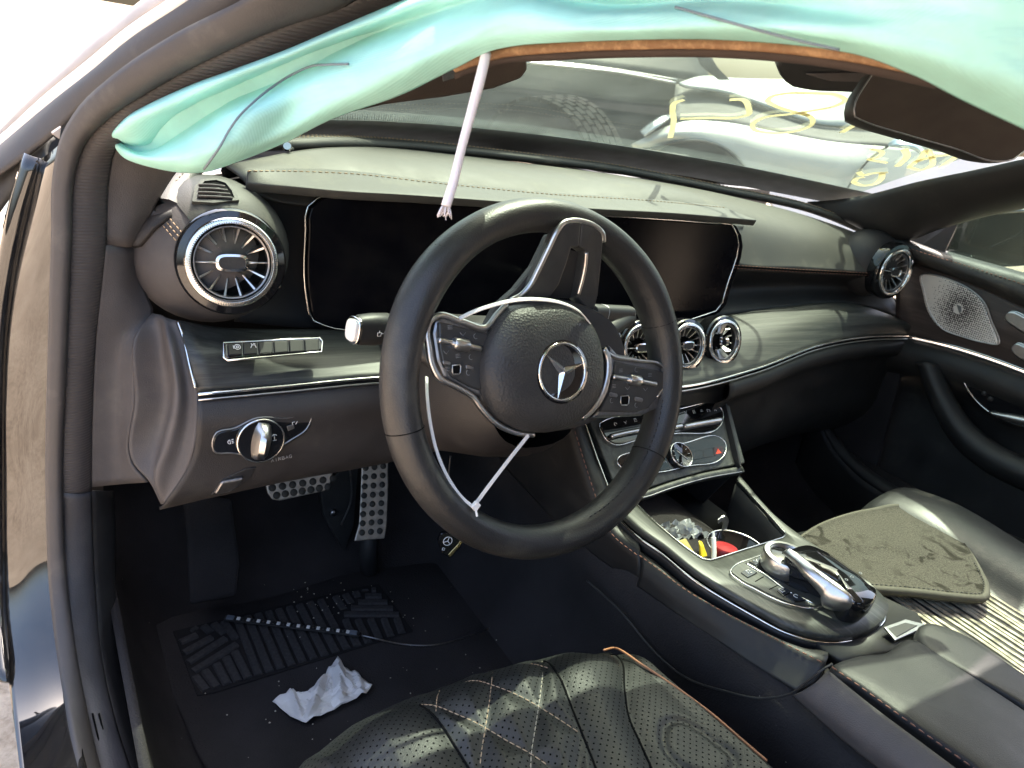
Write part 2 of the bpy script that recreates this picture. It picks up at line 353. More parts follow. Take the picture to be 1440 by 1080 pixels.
ORNG = wood('brown_fibre_edge', (.24, .125, .06), (.42, .25, .13), .7, sc=(6, 60, 60))
GLASS = glassmat('windscreen_glass', (.46, .55, .46), .060, (.40, .47, .42))
SIDEG = glassmat('side_glass', (.50, .57, .53), .012)
FRIT = plain('windscreen_frit', (.15, .17, .175), .7, spec=.2, dust=.2)  # lifted from black: veil of glass reflection and dust put into the colour
WHITE_P = plain('white_car_paint', (.40, .41, .385), .3, coat=.2, vs=3, var=.04, dust=.12)
GREY_P = plain('dark_grey_car_paint', (.016, .019, .019), .7, spec=.12, vs=3, dust=.05)
TYRE = plain('tyre_rubber', (.014, .014, .014), .9, spec=.1, dust=.06)
MARK = fabric('yellow_marker', (.90, .85, .66), 300, .5)
PRINT = plain('white_print', (.75, .75, .75), .6, var=.03)
PRINT_D = plain('grey_print', (.30, .31, .32), .6, var=.05)
WHITEP = plain('white_plastic', (.78, .77, .74), .4, var=.05)
YEL = plain('yellow_plastic', (.85, .62, .03), .4); RED = plain('red_plastic', (.30, .015, .018), .35)
HAZ = plain('red_warning_print', (.8, .07, .03), .4)
PEDM = plain('worn_pedal_metal', (.40, .36, .31), .42, .7, vs=90, var=.25)
MIRR = plain('mirror_silver', (.85, .87, .88), .02, 1, vs=5, var=.02)

# ------------------------------------------------------------------ ground
def sheet(name, x0, x1, y0, y1, z, mat, n=2, kind='structure'):
    xs, ys = np.linspace(x0, x1, n), np.linspace(y0, y1, n)
    v = [(x, y, z) for y in ys for x in xs]; o = mk(name, v, gridfaces(n, n), mat, None); o['kind'] = kind; return o
gm, gt, gb = newmat('sandy_gravel'); gco = coords(gt); gn = N(gt, 'TexNoise', Scale=22, Detail=10, Roughness=.75); gt.links.new(gco, gn.inputs['Vector'])
gn2 = N(gt, 'TexNoise', Scale=.7, Detail=5); gt.links.new(gco, gn2.inputs['Vector'])
gad = N(gt, 'Math', operation='MULTIPLY_ADD'); gt.links.new(gn2.outputs[0], gad.inputs[0]); gad.inputs[1].default_value = .4; gt.links.new(gn.outputs[0], gad.inputs[2])
gr = ramp(gt, gad.outputs[0], [(.48, (.16, .115, .08)), (.66, (.42, .325, .235)), (.85, (.64, .53, .41))]); gt.links.new(gr.outputs[0], gb.inputs['Base Color']); gb.inputs['Roughness'].default_value = .95
bump(gt, gb, gn.outputs[0], .8, .02)
GZ = -0.93
sheet('ground', -120, 160, -120, 220, GZ, gm, 3)

# ------------------------------------------------------------------ dashboard
dash = thing('dashboard', (0, .1, 0), 'black leather dashboard with wide dark display, round chrome vents and ash trim', 'dashboard')
# rear roll along the glass
roll = VY([(231,290,.03),(238,272,.05),(254,249,.085),(300,216,.125),(430,201,.195),(541,202,.30),(742,222,.35),(860,237,.345),(1021,268,.26),(1147,296,.17),(1210,322,.12),(1258,345,.07)])
rp = cr(roll, 90); T, U_, W_ = frames(rp); rows = []
for j in range(10):
    a = 2*math.pi*j/10; rows.append([rp[i] + nrm(np.cross(T[i], [0, 0, 1]))*.017*math.cos(a) + np.array([0, 0, 1])*.0085*math.sin(a) for i in range(90)])
g = np.array(rows); mk('dash_side_cover', VY([(204,276,.055),(246,292,.030),(240,304,.015),(216,322,.015),(196,345,.02),(186,347,.028),(192,312,.045)]), [tuple(range(7))], PLA, dash, solid=.006)
mk('rear_roll', g.reshape(-1, 3), gridfaces(90, 10, False, True), LEA, dash)
for k in (-.006, .004):
    stitch('roll_stitching', [rp[i] + nrm(np.cross(T[i], [0, 0, 1]))*k + np.array([0, 0, .0085]) for i in range(2, 88, 3)], STIT, dash, .0006)
# upper pad
p0 = VY([(318,236,.105),(430,214,.17),(541,211,.275),(661,223,.325),(742,233,.33),(860,248,.32),(1021,277,.235),(1147,310,.145),(1206,331,.095),(1250,352,.045)])
p1 = VY([(338,251,.075),(480,246,.125),(600,258,.13),(760,272,.135),(960,289,.135),(1060,318,.115),(1140,340,.085),(1200,360,.055),(1245,372,.02)])
p2 = VY([(360,276,.065),(385,284,.07),(480,292,.085),(600,297,.085),(760,303,.085),(940,318,.085),(1030,374,.062),(1130,380,.045),(1190,383,.033),(1240,386,.015)])
loft('upper_pad', [p0, p1, p2], LEA, dash, n=70, m=26, solid=.004, off=-1)
gapl = [p + np.array([0, .004, -.006]) for p in cr(p0, 60)]
tube('pad_gap', gapl, .008, GAP, dash, 6, raw=True)
st2 = VY([(1030,375,.058),(1130,381,.041),(1190,384,.03),(1240,387,.012)])
stitch('pad_stitching', [p + np.array([0, -.003, -.0015]) for p in cr(st2, 20)], STIR, dash, .0007)
stitch('pad_stitching', [p + np.array([0, -.003, .0035]) for p in cr(st2, 20)], STIR, dash, .0007)
tube('pad_seam', [p + np.array([0, -.0015, .001]) for p in cr(st2, 20)], .0022, GAP, dash, 6, raw=True)
# leather band under the stitching, passenger side
b0 = VY([(1022,376,.062),(1130,382,.044),(1190,385,.032),(1250,388,.012)])
b1 = VY([(1022,404,.09),(1130,405,.075),(1190,405,.06),(1250,408,.035)])
b2 = VY([(1000,446,.05),(1100,434,.045),(1200,428,.035),(1275,452,.01)])
loft('leather_band', [b0, b1, b2], LEA_S, dash, n=40, m=14, solid=.003)
# cowl over the display
ck = VY([(348,241,.055),(420,240,.10),(480,242,.108),(600,256,.108),(760,272,.108),(900,281,.115),(1012,291,.118)])
cf = VY([(346,262,.05),(400,265,.035),(480,272,.022),(570,277,.018),(687,285,.018),(800,294,.022),(960,303,.03),(1064,312,.04)])
g = grid([ck, cf], 60, 7, True); g[:, :, 2] += .003
top = g.reshape(-1, 3); bot = top - np.array([0, -.004, .011]); n_ = 60*7
fc = gridfaces(60, 7); cw = list(top) + list(bot); ff = list(fc) + [tuple(i+n_ for i in q)[::-1] for q in fc]
rim = [i for i in range(60)] + [60*j+59 for j in range(1, 7)] + [60*6+i for i in range(58, -1, -1)] + [60*j for j in range(5, 0, -1)]
ff += [(rim[i], rim[(i+1) % len(rim)], rim[(i+1) % len(rim)]+n_, rim[i]+n_) for i in range(len(rim))]
mk('display_cowl', cw, ff, LEA, dash, bevel=.0035, seg=3)
stitch('cowl_stitching', [p*.82 + q*.18 + np.array([0, 0, .0036]) for p, q in zip(cr(ck, 50), cr(cf, 50))], STIT, dash, .0007)
# dark surround behind the display and the display itself
sur = [VY([(330,262,.075),(430,262,.10),(700,285,.105),(1045,318,.105)]), VY([(350,370,.09),(430,370,.112),(700,380,.112),(1030,385,.10)]), VY([(330,452,.06),(440,462,.075),(700,466,.075),(1006,450,.06)])]
loft('display_surround', sur, PLA_D, dash, n=40, m=13, solid=.003)
DP = Plane(V(430, 278, y=.062), V(1038, 316, y=.062) - V(430, 278, y=.062), np.array([0, .10, 1.0]))
dpoly = smoothpoly([(432,420),(430,330),(434,290),(450,277),(560,281),(760,298),(1000,314),(1030,317),(1036,330),(1022,400),(1008,436),(990,443),(760,456),(560,460),(460,459),(440,450)], 90)
DP.plate('display', dpoly, -.012, .012, SCREEN, dash, bevel=.002)
tube('display_bezel', offs(DP.poly(dpoly, .0005), 1.002), .0013, CHROME, dash, 6, raw=True, closed=True)
mid_s = [DP.at(640, 300, .0006), DP.at(640, 452, .0006)]
# pod around the left vent
pc = V(292, 352, y=.07)
def podf(c, rx, ry, rz, nu=40, nv=22):
    v = []
    for j in range(nv):
        ph = math.pi*(j/(nv-1)) 
        for i in range(nu):
            th = 2*math.pi*i/nu; sx, sz = math.cos(th)*math.sin(ph), math.sin(th)*math.sin(ph)
            k = 1.0
            y_ = -math.cos(ph)
            v.append((c[0] + rx*sx, c[1] + ry*(abs(y_)**.85)*np.sign(y_), c[2] + rz*sz))
    return v, gridfaces(nu, nv, True)
v, f = podf(pc, .089, .085, .083)
mk('vent_pod', v, f, PLA_G, dash)
v, f = podf(pc + np.array([.004, .000, .004]), .0875, .0865, .0825)
keep = [q for q in f if np.mean([v[i][2] for i in q]) - pc[2] > .020 - (np.mean([v[i][0] for i in q]) - pc[0])*1.1]
mk('pod_leather', v, keep, LEA, dash)
for k in (-.004, .003, .010):
    pts = []
    for px, py in ((236,310),(246,322),(256,333),(263,340)):
        pts.append(V(px - k*700, py + k*700, y=-.0))
    pp = []
    for p in pts:
        d = nrm((p - CAM)); lo = p.copy()
        for t in np.linspace(-.08, .12, 240):
            q = p + d*t
            e = ((q[0]-pc[0])/.092)**2 + ((q[1]-pc[1])/.0895)**2 + ((q[2]-pc[2])/.0865)**2
            if e < 1: lo = q; break
        pp.append(lo)
    stitch('pod_stitching', pp, STIT, dash, .0007, .004, .002)
# small defrost grille on the pod
def on_pod(px, py, k=1.0):
    r = ray(px, py)
    for t in np.linspace(.6, 1.1, 1500):
        p = (CAM + t*r - pc - np.array([.004, 0, .004]))/np.array([.0875, .0865, .0825])/k
        if p[0]**2 + (abs(p[1])**(1/.85))**2 + p[2]**2 < 1: return CAM + t*r
    return CAM + .9*r
go_ = [(270,285),(274,264),(284,254),(304,252),(320,257),(331,270),(336,283),(300,287)]
gf = [on_pod(a, b, 1.02) for a, b in go_]; gi = offs(gf, .80); gn_ = nrm(np.mean(gf, axis=0) - pc)
v = [p - gn_*.006 for p in gf] + [p + gn_*.002 for p in gf] + [p + gn_*.0025 for p in gi] + [p - gn_*.004 for p in gi]
mk('defrost_grille', v, gridfaces(8, 4, True), LEA, dash, auto=50)
mk('grille_opening', [p + gn_*.0008 for p in gi], [tuple(range(8))], GAP, dash, smooth=False)
for k in range(4):
    y0 = 262 + 5.4*k; tube('grille_slat', [on_pod(a, b, 1.02) + gn_*.0024 for a, b in ((279 - .3*k, y0), (300, y0+.6), (316+3.6*k, y0+2.6))], .0013, PLA_G, dash, 6)
# ---- round vents: one built, five copied
def vent_master(parent):
    """a vent of outer radius 1 facing -y, built at the origin; scaled by the matrix of each copy"""
    o, ax = (0, 0, 0), (0, -1, 0)
    P_ = {}
    def m(name, geo, mat, par, **kw):
        ob = mk(name, geo[0], geo[1], mat, par, **kw); return ob
    ORG['tmp'] = np.zeros(3)
    body = m('air_vent', lathegeo([(.55, -.75), (1.16, -.75), (1.22, -.3), (1.22, -.02), (1.17, .06), (1.03, .09), (1.0, .0), (.84, -.1), (.80, -.55), (.0, -.6)], o, ax, 48), GLOSS, None, auto=40)
    ring = m('ring', lathegeo([(.86, .0), (.87, .10), (.90, .155), (.96, .165), (1.02, .12), (1.03, .02)], o, ax, 64), CHROME, None, auto=50)
    inner = m('inner_ring', lathegeo([(.82, .02), (.84, .06), (.81, .07), (.79, .03), (.79, -.2)], o, ax, 48), SATIN_D, None)
    duct = m('duct', lathegeo([(.835, -.03), (.82, -.30), (.0, -.34)], o, ax, 40), GAP, None)
    # knurled edge of the ring
    v, f = [], []
    gs = []
    for i in range(110):
        a = 2*math.pi*i/110; c, s = math.cos(a), math.sin(a); r0, r1 = .90, 1.0
        e = np.array([c, 0, s]); tt = np.array([-s, 0, c])*.012; n_ = np.array([0, -1, 0])
        q = [e*r0 + n_*.162 - tt, e*r0 + n_*.162 + tt, e*r1 + n_*.150 + tt, e*r1 + n_*.150 - tt]; q2 = [x + n_*.022 for x in q]
        gs.append((q + q2, [(4,5,6,7),(0,1,5,4),(1,2,6,5),(2,3,7,6),(3,0,4,7)]))
    kn = m('knurling', join(gs), CHROME, None, smooth=False); kn['kind'] = 'stuff'
    # one vane: a thin blade from the ring to the hub, edge bright
    bl = []
    for t in (0, .5, 1):
        r = .83*(1-t) + .40*t; h = .04 - .20*t; th = .026*(1-t) + .012*t; dp = .24 - .10*t
        bl += [(r, -h, -th), (r, -h, th), (r, -h + dp, th + .05), (r, -h + dp, -th + .05)]
    f = []
    for k in range(2):
        for i in range(4): f.append((4*k+i, 4*k+(i+1) % 4, 4*k+4+(i+1) % 4, 4*k+4+i))
    f += [(0, 1, 2, 3), (8, 9, 10, 11)]
    vane = mk('vane', bl, f, SATIN, None, smooth=False)
    hub = [(math.copysign(abs(math.cos(a))**.55, math.cos(a))*.36, math.copysign(abs(math.sin(a))**.7, math.sin(a))*.20) for a in np.linspace(0, 2*math.pi, 28, endpoint=False)]
    hv = [np.array([a, .02, b]) for a, b in hub] + [np.array([a, -.12, b]) for a, b in hub] + [np.array([a*.82, -.14, b*.72]) for a, b in hub] + [np.array([a*.78, -.10, b*.66]) for a, b in hub]
    hubo = mk('hub', hv, gridfaces(28, 4, True), CHROME, None, auto=40)
    hc = [np.array([a*.80, -.104, b*.68]) for a, b in hub]; capo = mk('hub_cap', hc, [tuple(range(28))], PLA_D, None, smooth=False)
    bars = mk('hub_bar', *join([tubegeo(np.array([[s_*.34, -.04, 0], [s_*.55, -.02, 0], [s_*.81, .0, 0]]), np.array([.035, .02, .022]), 6) for s_ in (-1, 1)]), SATIN, None)
    return body, dict(ring=ring, duct=duct, inner_ring=inner, knurling=kn, vane=vane, hub=hub and hubo, hub_cap=capo, hub_bar=bars)
vb, vp = vent_master(None)
def place_vent(c, rad, ax, roll=0.0, tilt=None):
    ax = nrm(ax); z = nrm(np.array([0, 0, 1.0]) - ax*ax[2]); x = np.cross(-ax, z)
    x, z = x*math.cos(roll) + z*math.sin(roll), z*math.cos(roll) - x*math.sin(roll)
    Mx = Matrix([[x[0], -ax[0], z[0], c[0]], [x[1], -ax[1], z[1], c[1]], [x[2], -ax[2], z[2], c[2]], [0, 0, 0, 1]]) @ Matrix.Scale(rad, 4)
    b = copy_part(vb, dash, Mx); I = Matrix.Identity(4)
    def sub(src, m):
        c_ = src.copy(); col.objects.link(c_); c_.parent = b; c_.matrix_local = m; return c_
    T_ = I if tilt is None else Matrix.Rotation(tilt, 4, 'Z')
    for k in ('ring', 'knurling', 'inner_ring', 'duct'): sub(vp[k], I)
    for k in ('hub', 'hub_cap', 'hub_bar'): sub(vp[k], T_)
    for i in range(14):
        if i in (0, 7): continue
        sub(vp['vane'], T_ @ Matrix.Rotation(-2*math.pi*i/14, 4, 'Y'))
    return b
lv = V(326, 369, y=-.022); place_vent(lv, .0475, (-.10, -.97, .16), 0.03)
rv = V(1257, 382, y=.0); place_vent(rv, .0465, (-.06, -1, .05), -.05)
cvy = -.088
CV = [V(842, 487, y=cvy), V(901, 489, y=cvy), V(966, 486, y=cvy), V(1017, 480, y=cvy+.012)]
for i, c in enumerate(CV):
    place_vent(c, .0345, (0.0, -.96, .26), 0, R(68) if i == 3 else None)
for o in [vb] + list(vp.values()): bpy.data.objects.remove(o)
# right end pod
v, f = podf(rv + np.array([0, .065, 0]), .072, .06, .068); mk('vent_pod', v, f, PLA, dash)
# ---- ash trim across the dashboard
wt = VY([(249,450,-.012),(300,459,.012),(440,463,.028),(540,467,.03),(700,466,.02),(850,455,-.005),(930,452,.005),(1003,446,.02),(1100,432,.026),(1200,427,.02),(1276,452,-.005)])
wb = VY([(278,552,-.062),(400,541,-.066),(535,529,-.075),(640,527,-.09),(760,535,-.11),(850,548,-.125),(960,542,-.125),(1060,518,-.10),(1150,485,-.06),(1230,472,-.028),(1282,471,-.02)])
wm = [(a*.5 + b*.5) + np.array([0, -.012, .006]) for a, b in zip(cr(wt, 13), cr(wb, 13))]
loft('ash_trim', [wt, wm, wb], WOOD, dash, n=80, m=16, solid=.003, off=-1)
wbc = cr(wb, 90)
tube('chrome_strip', [p + np.array([0, -.0025, -.001]) for p in wbc], .0021, CHROME, dash, 6, raw=True)
tube('chrome_strip', [p + np.array([0, -.0040, -.0072]) for p in wbc], .0012, SATIN, dash, 6, raw=True)
tube('chrome_edge', VY([(250,452,-.015),(258,475,-.03),(267,515,-.05),(275,546,-.062)]), .0016, CHROME, dash, 6)
# ---- lower dash, driver side
l0 = VY([(277,557,-.06),(400,546,-.064),(535,534,-.073),(640,532,-.088)])
l1 = VY([(277,585,-.072),(400,574,-.078),(540,560,-.085),(650,555,-.09)])
l2 = VY([(272,640,-.07),(400,620,-.075),(545,600,-.08),(660,590,-.085)])
l3 = VY([(233,708,-.062),(300,694,-.064),(400,672,-.066),(545,645,-.07),(680,612,-.075)])
l4 = VY([(225,716,.0),(320,690,.0),(420,668,.0),(560,640,.0),(690,605,.0)])
l5 = VY([(300,690,.18),(360,672,.18),(440,650,.18),(570,630,.18),(690,600,.18)])
loft('lower_panel', [l0, l1, l2, l3, l4, l5], PLA, dash, n=50, m=40, solid=.003, off=-1)
# ---- outer end cap with the crescent rib
e0 = VY([(214,440,.02),(193,467,.0),(191,560,-.01),(190,655,-.01),(209,676,-.02),(226,709,-.04)])
e1 = VY([(223,443,.006),(226,490,-.002),(231,560,-.006),(218,630,-.01),(214,670,-.022),(228,709,-.045)])
e2 = VY([(232,446,-.002),(245,500,-.045),(253,555,-.06),(240,625,-.062),(222,670,-.058),(231,709,-.055)])
e3 = VY([(241,449,-.007),(258,505,-.04),(266,560,-.055),(258,625,-.06),(240,675,-.06),(232,709,-.058)])
e4 = VY([(249,451,-.012),(268,515,-.05),(278,560,-.062),(276,607,-.07),(263,662,-.068),(234,708,-.062)])
loft('end_cap', [e0, e1, e2, e3, e4], PLA_G, dash, n=40, m=30, solid=.003, off=-1)
# ---- switch bar with six buttons on the ash trim
TP = Plane(V(320, 493, y=-.052), V(450, 487, y=-.049) - V(320, 493, y=-.052), V(330, 470, y=-.025) - V(330, 520, y=-.062))
barpx = [(314,482),(449,475),(453,480),(452,495),(320,507),(315,503)]
TP.plate('button_bar', barpx, .000, .005, GLOSS, dash, bevel=.0015); tube('bar_trim', TP.poly(barpx, .0055), .0013, CHROME, dash, 6, raw=True, closed=True)
bb = None
for k in range(6):
    x0 = 319 + 21.6*k; y0 = 485 - 1.15*k
    bb = TP.plate('button', [(x0, y0), (x0+20.6, y0-1), (x0+21.0, y0+15.5), (x0+1.2, y0+17)], .004, .0032, KEYB, dash, bevel=.0012)
def icon(plane, px, py, segs, s, mat=PRINT, par=dash, r=.0005, h=.0012):
    c = plane.loc(plane.at(px, py)); return strokes('symbol', plane, [[(c[0] + a*s, c[1] + b*s) for a, b in q] for q in segs], mat, par, r, h)
circ = lambda r, n=10, a0=0, a1=360: [(r*math.cos(R(a0+(a1-a0)*i/n)), r*math.sin(R(a0+(a1-a0)*i/n))) for i in range(n+1)]
icon(TP, 332, 493, [circ(1), circ(.4), [(-1.3, -.6), (-1.3, .6)]], .0032, PRINT, dash, .0004, .0078)
icon(TP, 354, 491, [[(-1, -.9), (-.3, .3), (-.6, .9)], [(-.3, .3), (.6, .2), (.9, -.9)], [(.2, .9), (.9, .6)]], .0032, PRINT, dash, .0004, .0078)
# ---- headlight switch and release handle
HP = Plane(V(365, 615, y=-.078), V(430, 600, y=-.078) - V(300, 628, y=-.076), np.array([0, .08, 1]))
outl = smoothpoly([(299,620),(303,610),(330,602),(360,588),(400,588),(438,586),(432,602),(410,618),(380,634),(350,640),(325,637),(301,635)], 48)
HP.plate('light_switch_panel', outl, -.002, .004, GLOSS, dash, bevel=.001)
tube('switch_panel_trim', HP.poly(outl, .0022), .0010, SATIN_D, dash, 6, raw=True, closed=True)
kc = HP.at(366, 618); kr = .0265
lathe('knob_ring', [(kr*.2, .002), (kr, .002), (kr*1.03, .004), (kr, .0062), (kr*.93, .005)], kc, HP.n, CHROME, dash, 40)
lathe('knob_face', [(0, .0035), (kr*.95, .0035), (kr*.95, .0055), (0, .0057)], kc, HP.n, GLOSS, dash, 40, auto=40)
ka = nrm(HP.u*.28 + HP.v*.96); kb = nrm(np.cross(HP.n, ka))
kv = [];
for t in np.linspace(-1, 1, 13):
    hh = .020*(1-abs(t)**3) + .005; wd = .0115*(1 - .35*t*t)
    for s_, h_ in ((-1, .004), (-.55, hh*.8), (0, hh), (.55, hh*.9), (1, .004)): kv.append(kc + ka*kr*.88*t + kb*wd*s_ + HP.n*h_)
mk('rotary_knob', kv, gridfaces(5, 13) + [(0, 1, 2, 3, 4), (60, 61, 62, 63, 64)], SATIN, dash, auto=50)
icon(HP, 323, 620, [circ(.5, 8, 90, 270), [(0, .5), (0, -.5)], [(.3, .4), (.8, .5)], [(.3, 0), (.8, .05)], [(.3, -.4), (.8, -.35)]], .005, PRINT, dash, .0004, .003)
icon(HP, 414, 594, [[(-.6, -.3), (-.6, .4), (0, .4)], [(.1, -.3), (.6, .4)]], .005, PRINT, dash, .0004, .003)
HP.plate('sensor_window', [(403,599),(413,596),(414,602),(405,606)], .0015, .001, SATIN_D, dash, bevel=.0004)
icon(HP, 384, 612, [[(-.5, -1), (.5, -1)], [(0, -1), (0, 1)], circ(.8, 8, 30, 150)], .004, PRINT, dash, .0004, .006)
RP = Plane(V(320, 680, y=-.068), V(345, 670, y=-.068) - V(300, 690, y=-.064), np.array([0, -.15, 1]))
RP.plate('handle_recess', [(296,694),(312,672),(345,657),(360,655),(352,670),(335,684),(310,694)], -.001, .003, PLA_D, dash, bevel=.001)
RP.plate('release_handle', [(300,690),(310,674),(342,668),(338,676),(322,688),(306,692)], .001, .006, SATIN_D, dash, bevel=.002)
lab = []
for k in range(7): lab.append([(k*.0065, (k % 2)*.0012 + k*.0008), (k*.0065+.004, (k % 2)*.0012 + k*.0012)])
lp = HP.loc(HP.at(383, 652)); strokes('embossed_lettering', HP, [[(lp[0]+a, lp[1]+b) for a, b in q] for q in word('AIRBAG', 0, 0, .004)], PRINT_D, dash, .0003, -.004)

# ------------------------------------------------------------------ steering column and stalks
WC = np.array([-.376, -.2685, -.0456]); WN = nrm([.0212, -.9344, .3557])
WA = nrm(np.cross([0, 0, 1], WN)); WA = WA if WA[0] > 0 else -WA; WB = nrm(np.cross(WN, WA)); WB = WB if WB[2] > 0 else -WB
class WP(Plane):
    def __init__(s): s.o = WC; s.u = WA; s.v = WB; s.n = WN
wp = WP()
colm = thing('steering_column', WC - WN*.18, 'dark steering column shroud between the wheel and the dashboard', 'steering column')
v = []
for h, ru, rv_ in ((-.02, .062, .062), (-.045, .072, .075), (-.10, .078, .082), (-.17, .085, .085), (-.26, .09, .09)):
    for i in range(28):
        a = 2*math.pi*i/28; v.append(WC + WN*h + WA*(ru*math.copysign(abs(math.cos(a))**.8, math.cos(a))) + WB*(rv_*math.copysign(abs(math.sin(a))**.8, math.sin(a)) - .012))
mk('column_shroud', v, gridfaces(28, 5, True), leather('column_plastic', (.024, .021, .020), .5, 900, .3), colm)
def stalk(a, b, r0, r1, parent, mat):
    p = np.array([a*(1-t) + b*t for t in np.linspace(0, 1, 8)]); return tube('stalk', p, [r0, r1], mat, parent, 14, raw=True, auto=50)
sa, sb = WC - WN*.085 + WA*-.05, V(548, 462, y=-.115)
ls = thing('wiper_stalk', sb, 'black wiper stalk with a white tip left of the steering wheel', 'column stalk')
stalk(sa, sb, .010, .0145, ls, PLA_D)
sx = nrm(V(500, 464, y=-.125) - sb)
sp_ = Plane(sb, sx, np.array([0, 0, 1.]))
st_e = V(500, 464, y=-.125)
v = []
for t, k in ((0, .8), (.08, 1), (.55, 1.02), (.9, .95), (1, .85)):
    c = sb*(1-t) + st_e*t
    for i in range(24):
        a = 2*math.pi*i/24; v.append(c + sp_.v*.0175*k*math.copysign(abs(math.sin(a))**.7, math.sin(a)) + sp_.n*.0125*k*math.copysign(abs(math.cos(a))**.7, math.cos(a)))
mk('stalk_grip', v, gridfaces(24, 5, True) + [tuple(range(96, 120))], PLA_D, ls, auto=45)
for nm, rr_, h0, h1, mt in (('tip_ring', 1.0, .0, .004, CHROME), ('tip_button', .78, .003, .007, WHITEP)):
    v = []
    for h in (h0, h1):
        for i in range(24):
            a = 2*math.pi*i/24; v.append(st_e + sx*h + sp_.v*.0155*rr_*math.copysign(abs(math.sin(a))**.7, math.sin(a)) + sp_.n*.0125*rr_*math.copysign(abs(math.cos(a))**.7, math.cos(a)))
    mk(nm, v, gridfaces(24, 2, True) + [tuple(range(24, 48))], mt, ls, auto=40, bevel=.001)
c_ = sp_.loc(V(525, 463, y=-.118)); strokes('symbol', sp_, [[(c_[0] + a*.004, c_[1] + b*.004) for a, b in q] for q in [[(-1.2, .6), (-1.2, -.6)], [(-.8, 0), (-.2, 0)], [(0, -.7), (1, -.7), (1.2, .3), (-.1, .3), (0, -.7)], [(.5, .3), (.6, .9)]]], PRINT, ls, .0004, .0132)
sb2, se2 = V(830, 444, y=-.115), V(884, 446, y=-.10)
rs = thing('gear_stalk', sb2, 'dark gear stalk with metal ring right of the steering wheel hub', 'column stalk')
stalk(WC - WN*.085 + WA*.05, se2, .009, .012, rs, PLA_D)
sx2 = nrm(se2 - sb2); sp2 = Plane(sb2, sx2, np.array([0, 0, 1.]))
def rbar(name, a, b, hv, hn, mat, par, pl, pw=.6):
    v = []
    for c in (a, b):
        for i in range(24):
            t = 2*math.pi*i/24; v.append(c + pl.v*hv*math.copysign(abs(math.sin(t))**pw, math.sin(t)) + pl.n*hn*math.copysign(abs(math.cos(t))**pw, math.cos(t)))
    return mk(name, v, gridfaces(24, 2, True) + [tuple(range(24))[::-1], tuple(range(24, 48))], mat, par, auto=45, bevel=.001)
rbar('stalk_grip', sb2, se2, .0155, .011, PLA_D, rs, sp2); rbar('metal_ring', sb2 + sx2*.024, sb2 + sx2*.0255, .0159, .0114, SATIN, rs, sp2); rbar('end_button', se2, se2 + sx2*.005, .012, .008, SATIN, rs, sp2)

# ------------------------------------------------------------------ steering wheel
sw = thing('steering_wheel', WC, 'black leather steering wheel with chrome spokes and round star emblem', 'steering wheel')
def rimpt(th, a, ri=.0178, rn=.0225, R0=.1722):
    e = WA*math.cos(th) + WB*math.sin(th); return WC + e*(R0 + ri*math.cos(a)) + WN*(rn*math.sin(a))
v = []; nT, nA = 128, 18
for i in range(nT):
    th = 2*math.pi*i/nT
    fat = 1 + .07*math.exp(-((math.degrees(th) - 35)/16)**2) + .07*math.exp(-((math.degrees(th) - 145)/16)**2) 
    for j in range(nA): v.append(rimpt(th, 2*math.pi*j/nA, .0178*fat, .0225*fat))
mk('rim', v, gridfaces(nA, nT, True, True), LEA_W, sw)
def thwheel(px, py): q = wp.loc(wp.at(px, py)); return math.atan2(q[1], q[0])
for (px, py) in ((625, 363), (937, 448), (575, 602), (925, 648)):
    th = thwheel(px, py); ring = [rimpt(th, 2*math.pi*j/24, .01795, .02262) for j in range(24)]
    tube('rim_seam', ring, .0005, GAP, sw, 5, raw=True, closed=True)
Z1 = lambda l: [(580 + a/3.176, 280 + b/3.176) for a, b in l]
# stitched inner seam of the rim, lower right
stitch('rim_stitching', [rimpt(t, math.pi*.80, .0183, .0228) for t in np.linspace(R(-75), R(-12), 40)], PLA_D, sw, .0009, .004, .003)
# spokes and back plate
def wplate(name, pts, h, t, mat, par=sw, smooth=0, **kw):
    q = Z1(pts); q = smoothpoly(q, smooth) if smooth else q
    return wp.plate(name, q, h, t, mat, par, **kw)
wplate('back_plate', [(300,560),(420,470),(700,470),(850,560),(900,700),(870,900),(700,1010),(480,1010),(330,900),(280,760)], -.018, .022, PLA_D, smooth=40, bevel=.004)
wplate('left_spoke', [(60,600),(72,540),(108,518),(330,570),(380,500),(420,560),(420,900),(500,1050),(430,1040),(300,925),(270,885),(110,795),(78,720)], -.006, .014, SATIN_D, bevel=.003)
def line3(pts, h, n=None): return [wp.at(a, b, h) for a, b in Z1(pts)]
tube('chrome_edge', line3([(420,470),(375,520),(330,573),(220,548),(112,522),(78,545),(64,590),(72,660),(82,725),(112,790),(200,840),(272,885),(305,930),(380,1005),(470,1045),(540,1052)], .010), .0033, SATIN, sw, 8, k=90)
lpad = wplate('control_pad', [(100,548),(130,552),(328,602),(310,660),(296,740),(290,855),(240,838),(165,795),(120,735),(104,660)], .004, .0075, SATBLK, bevel=.002)
wplate('right_spoke', [(845,650),(880,690),(1110,742),(1140,775),(1130,820),(1060,930),(990,965),(760,975),(800,930),(850,800)], -.006, .014, SATIN_D, bevel=.003)
tube('chrome_edge', line3([(852,668),(868,700),(872,760),(860,830),(830,900),(795,945),(755,975)], .0115), .0042, SATIN, sw, 8, k=50)
tube('chrome_edge', line3([(852,668),(885,695),(1000,720),(1112,745),(1136,775),(1132,815),(1090,885)], .010), .0022, SATIN, sw, 8, k=50)
rpad = wplate('control_pad', [(888,722),(1120,772),(1130,792),(1108,845),(1035,932),(985,950),(820,948),(862,860),(882,780)], .004, .0075, SATBLK, bevel=.002)
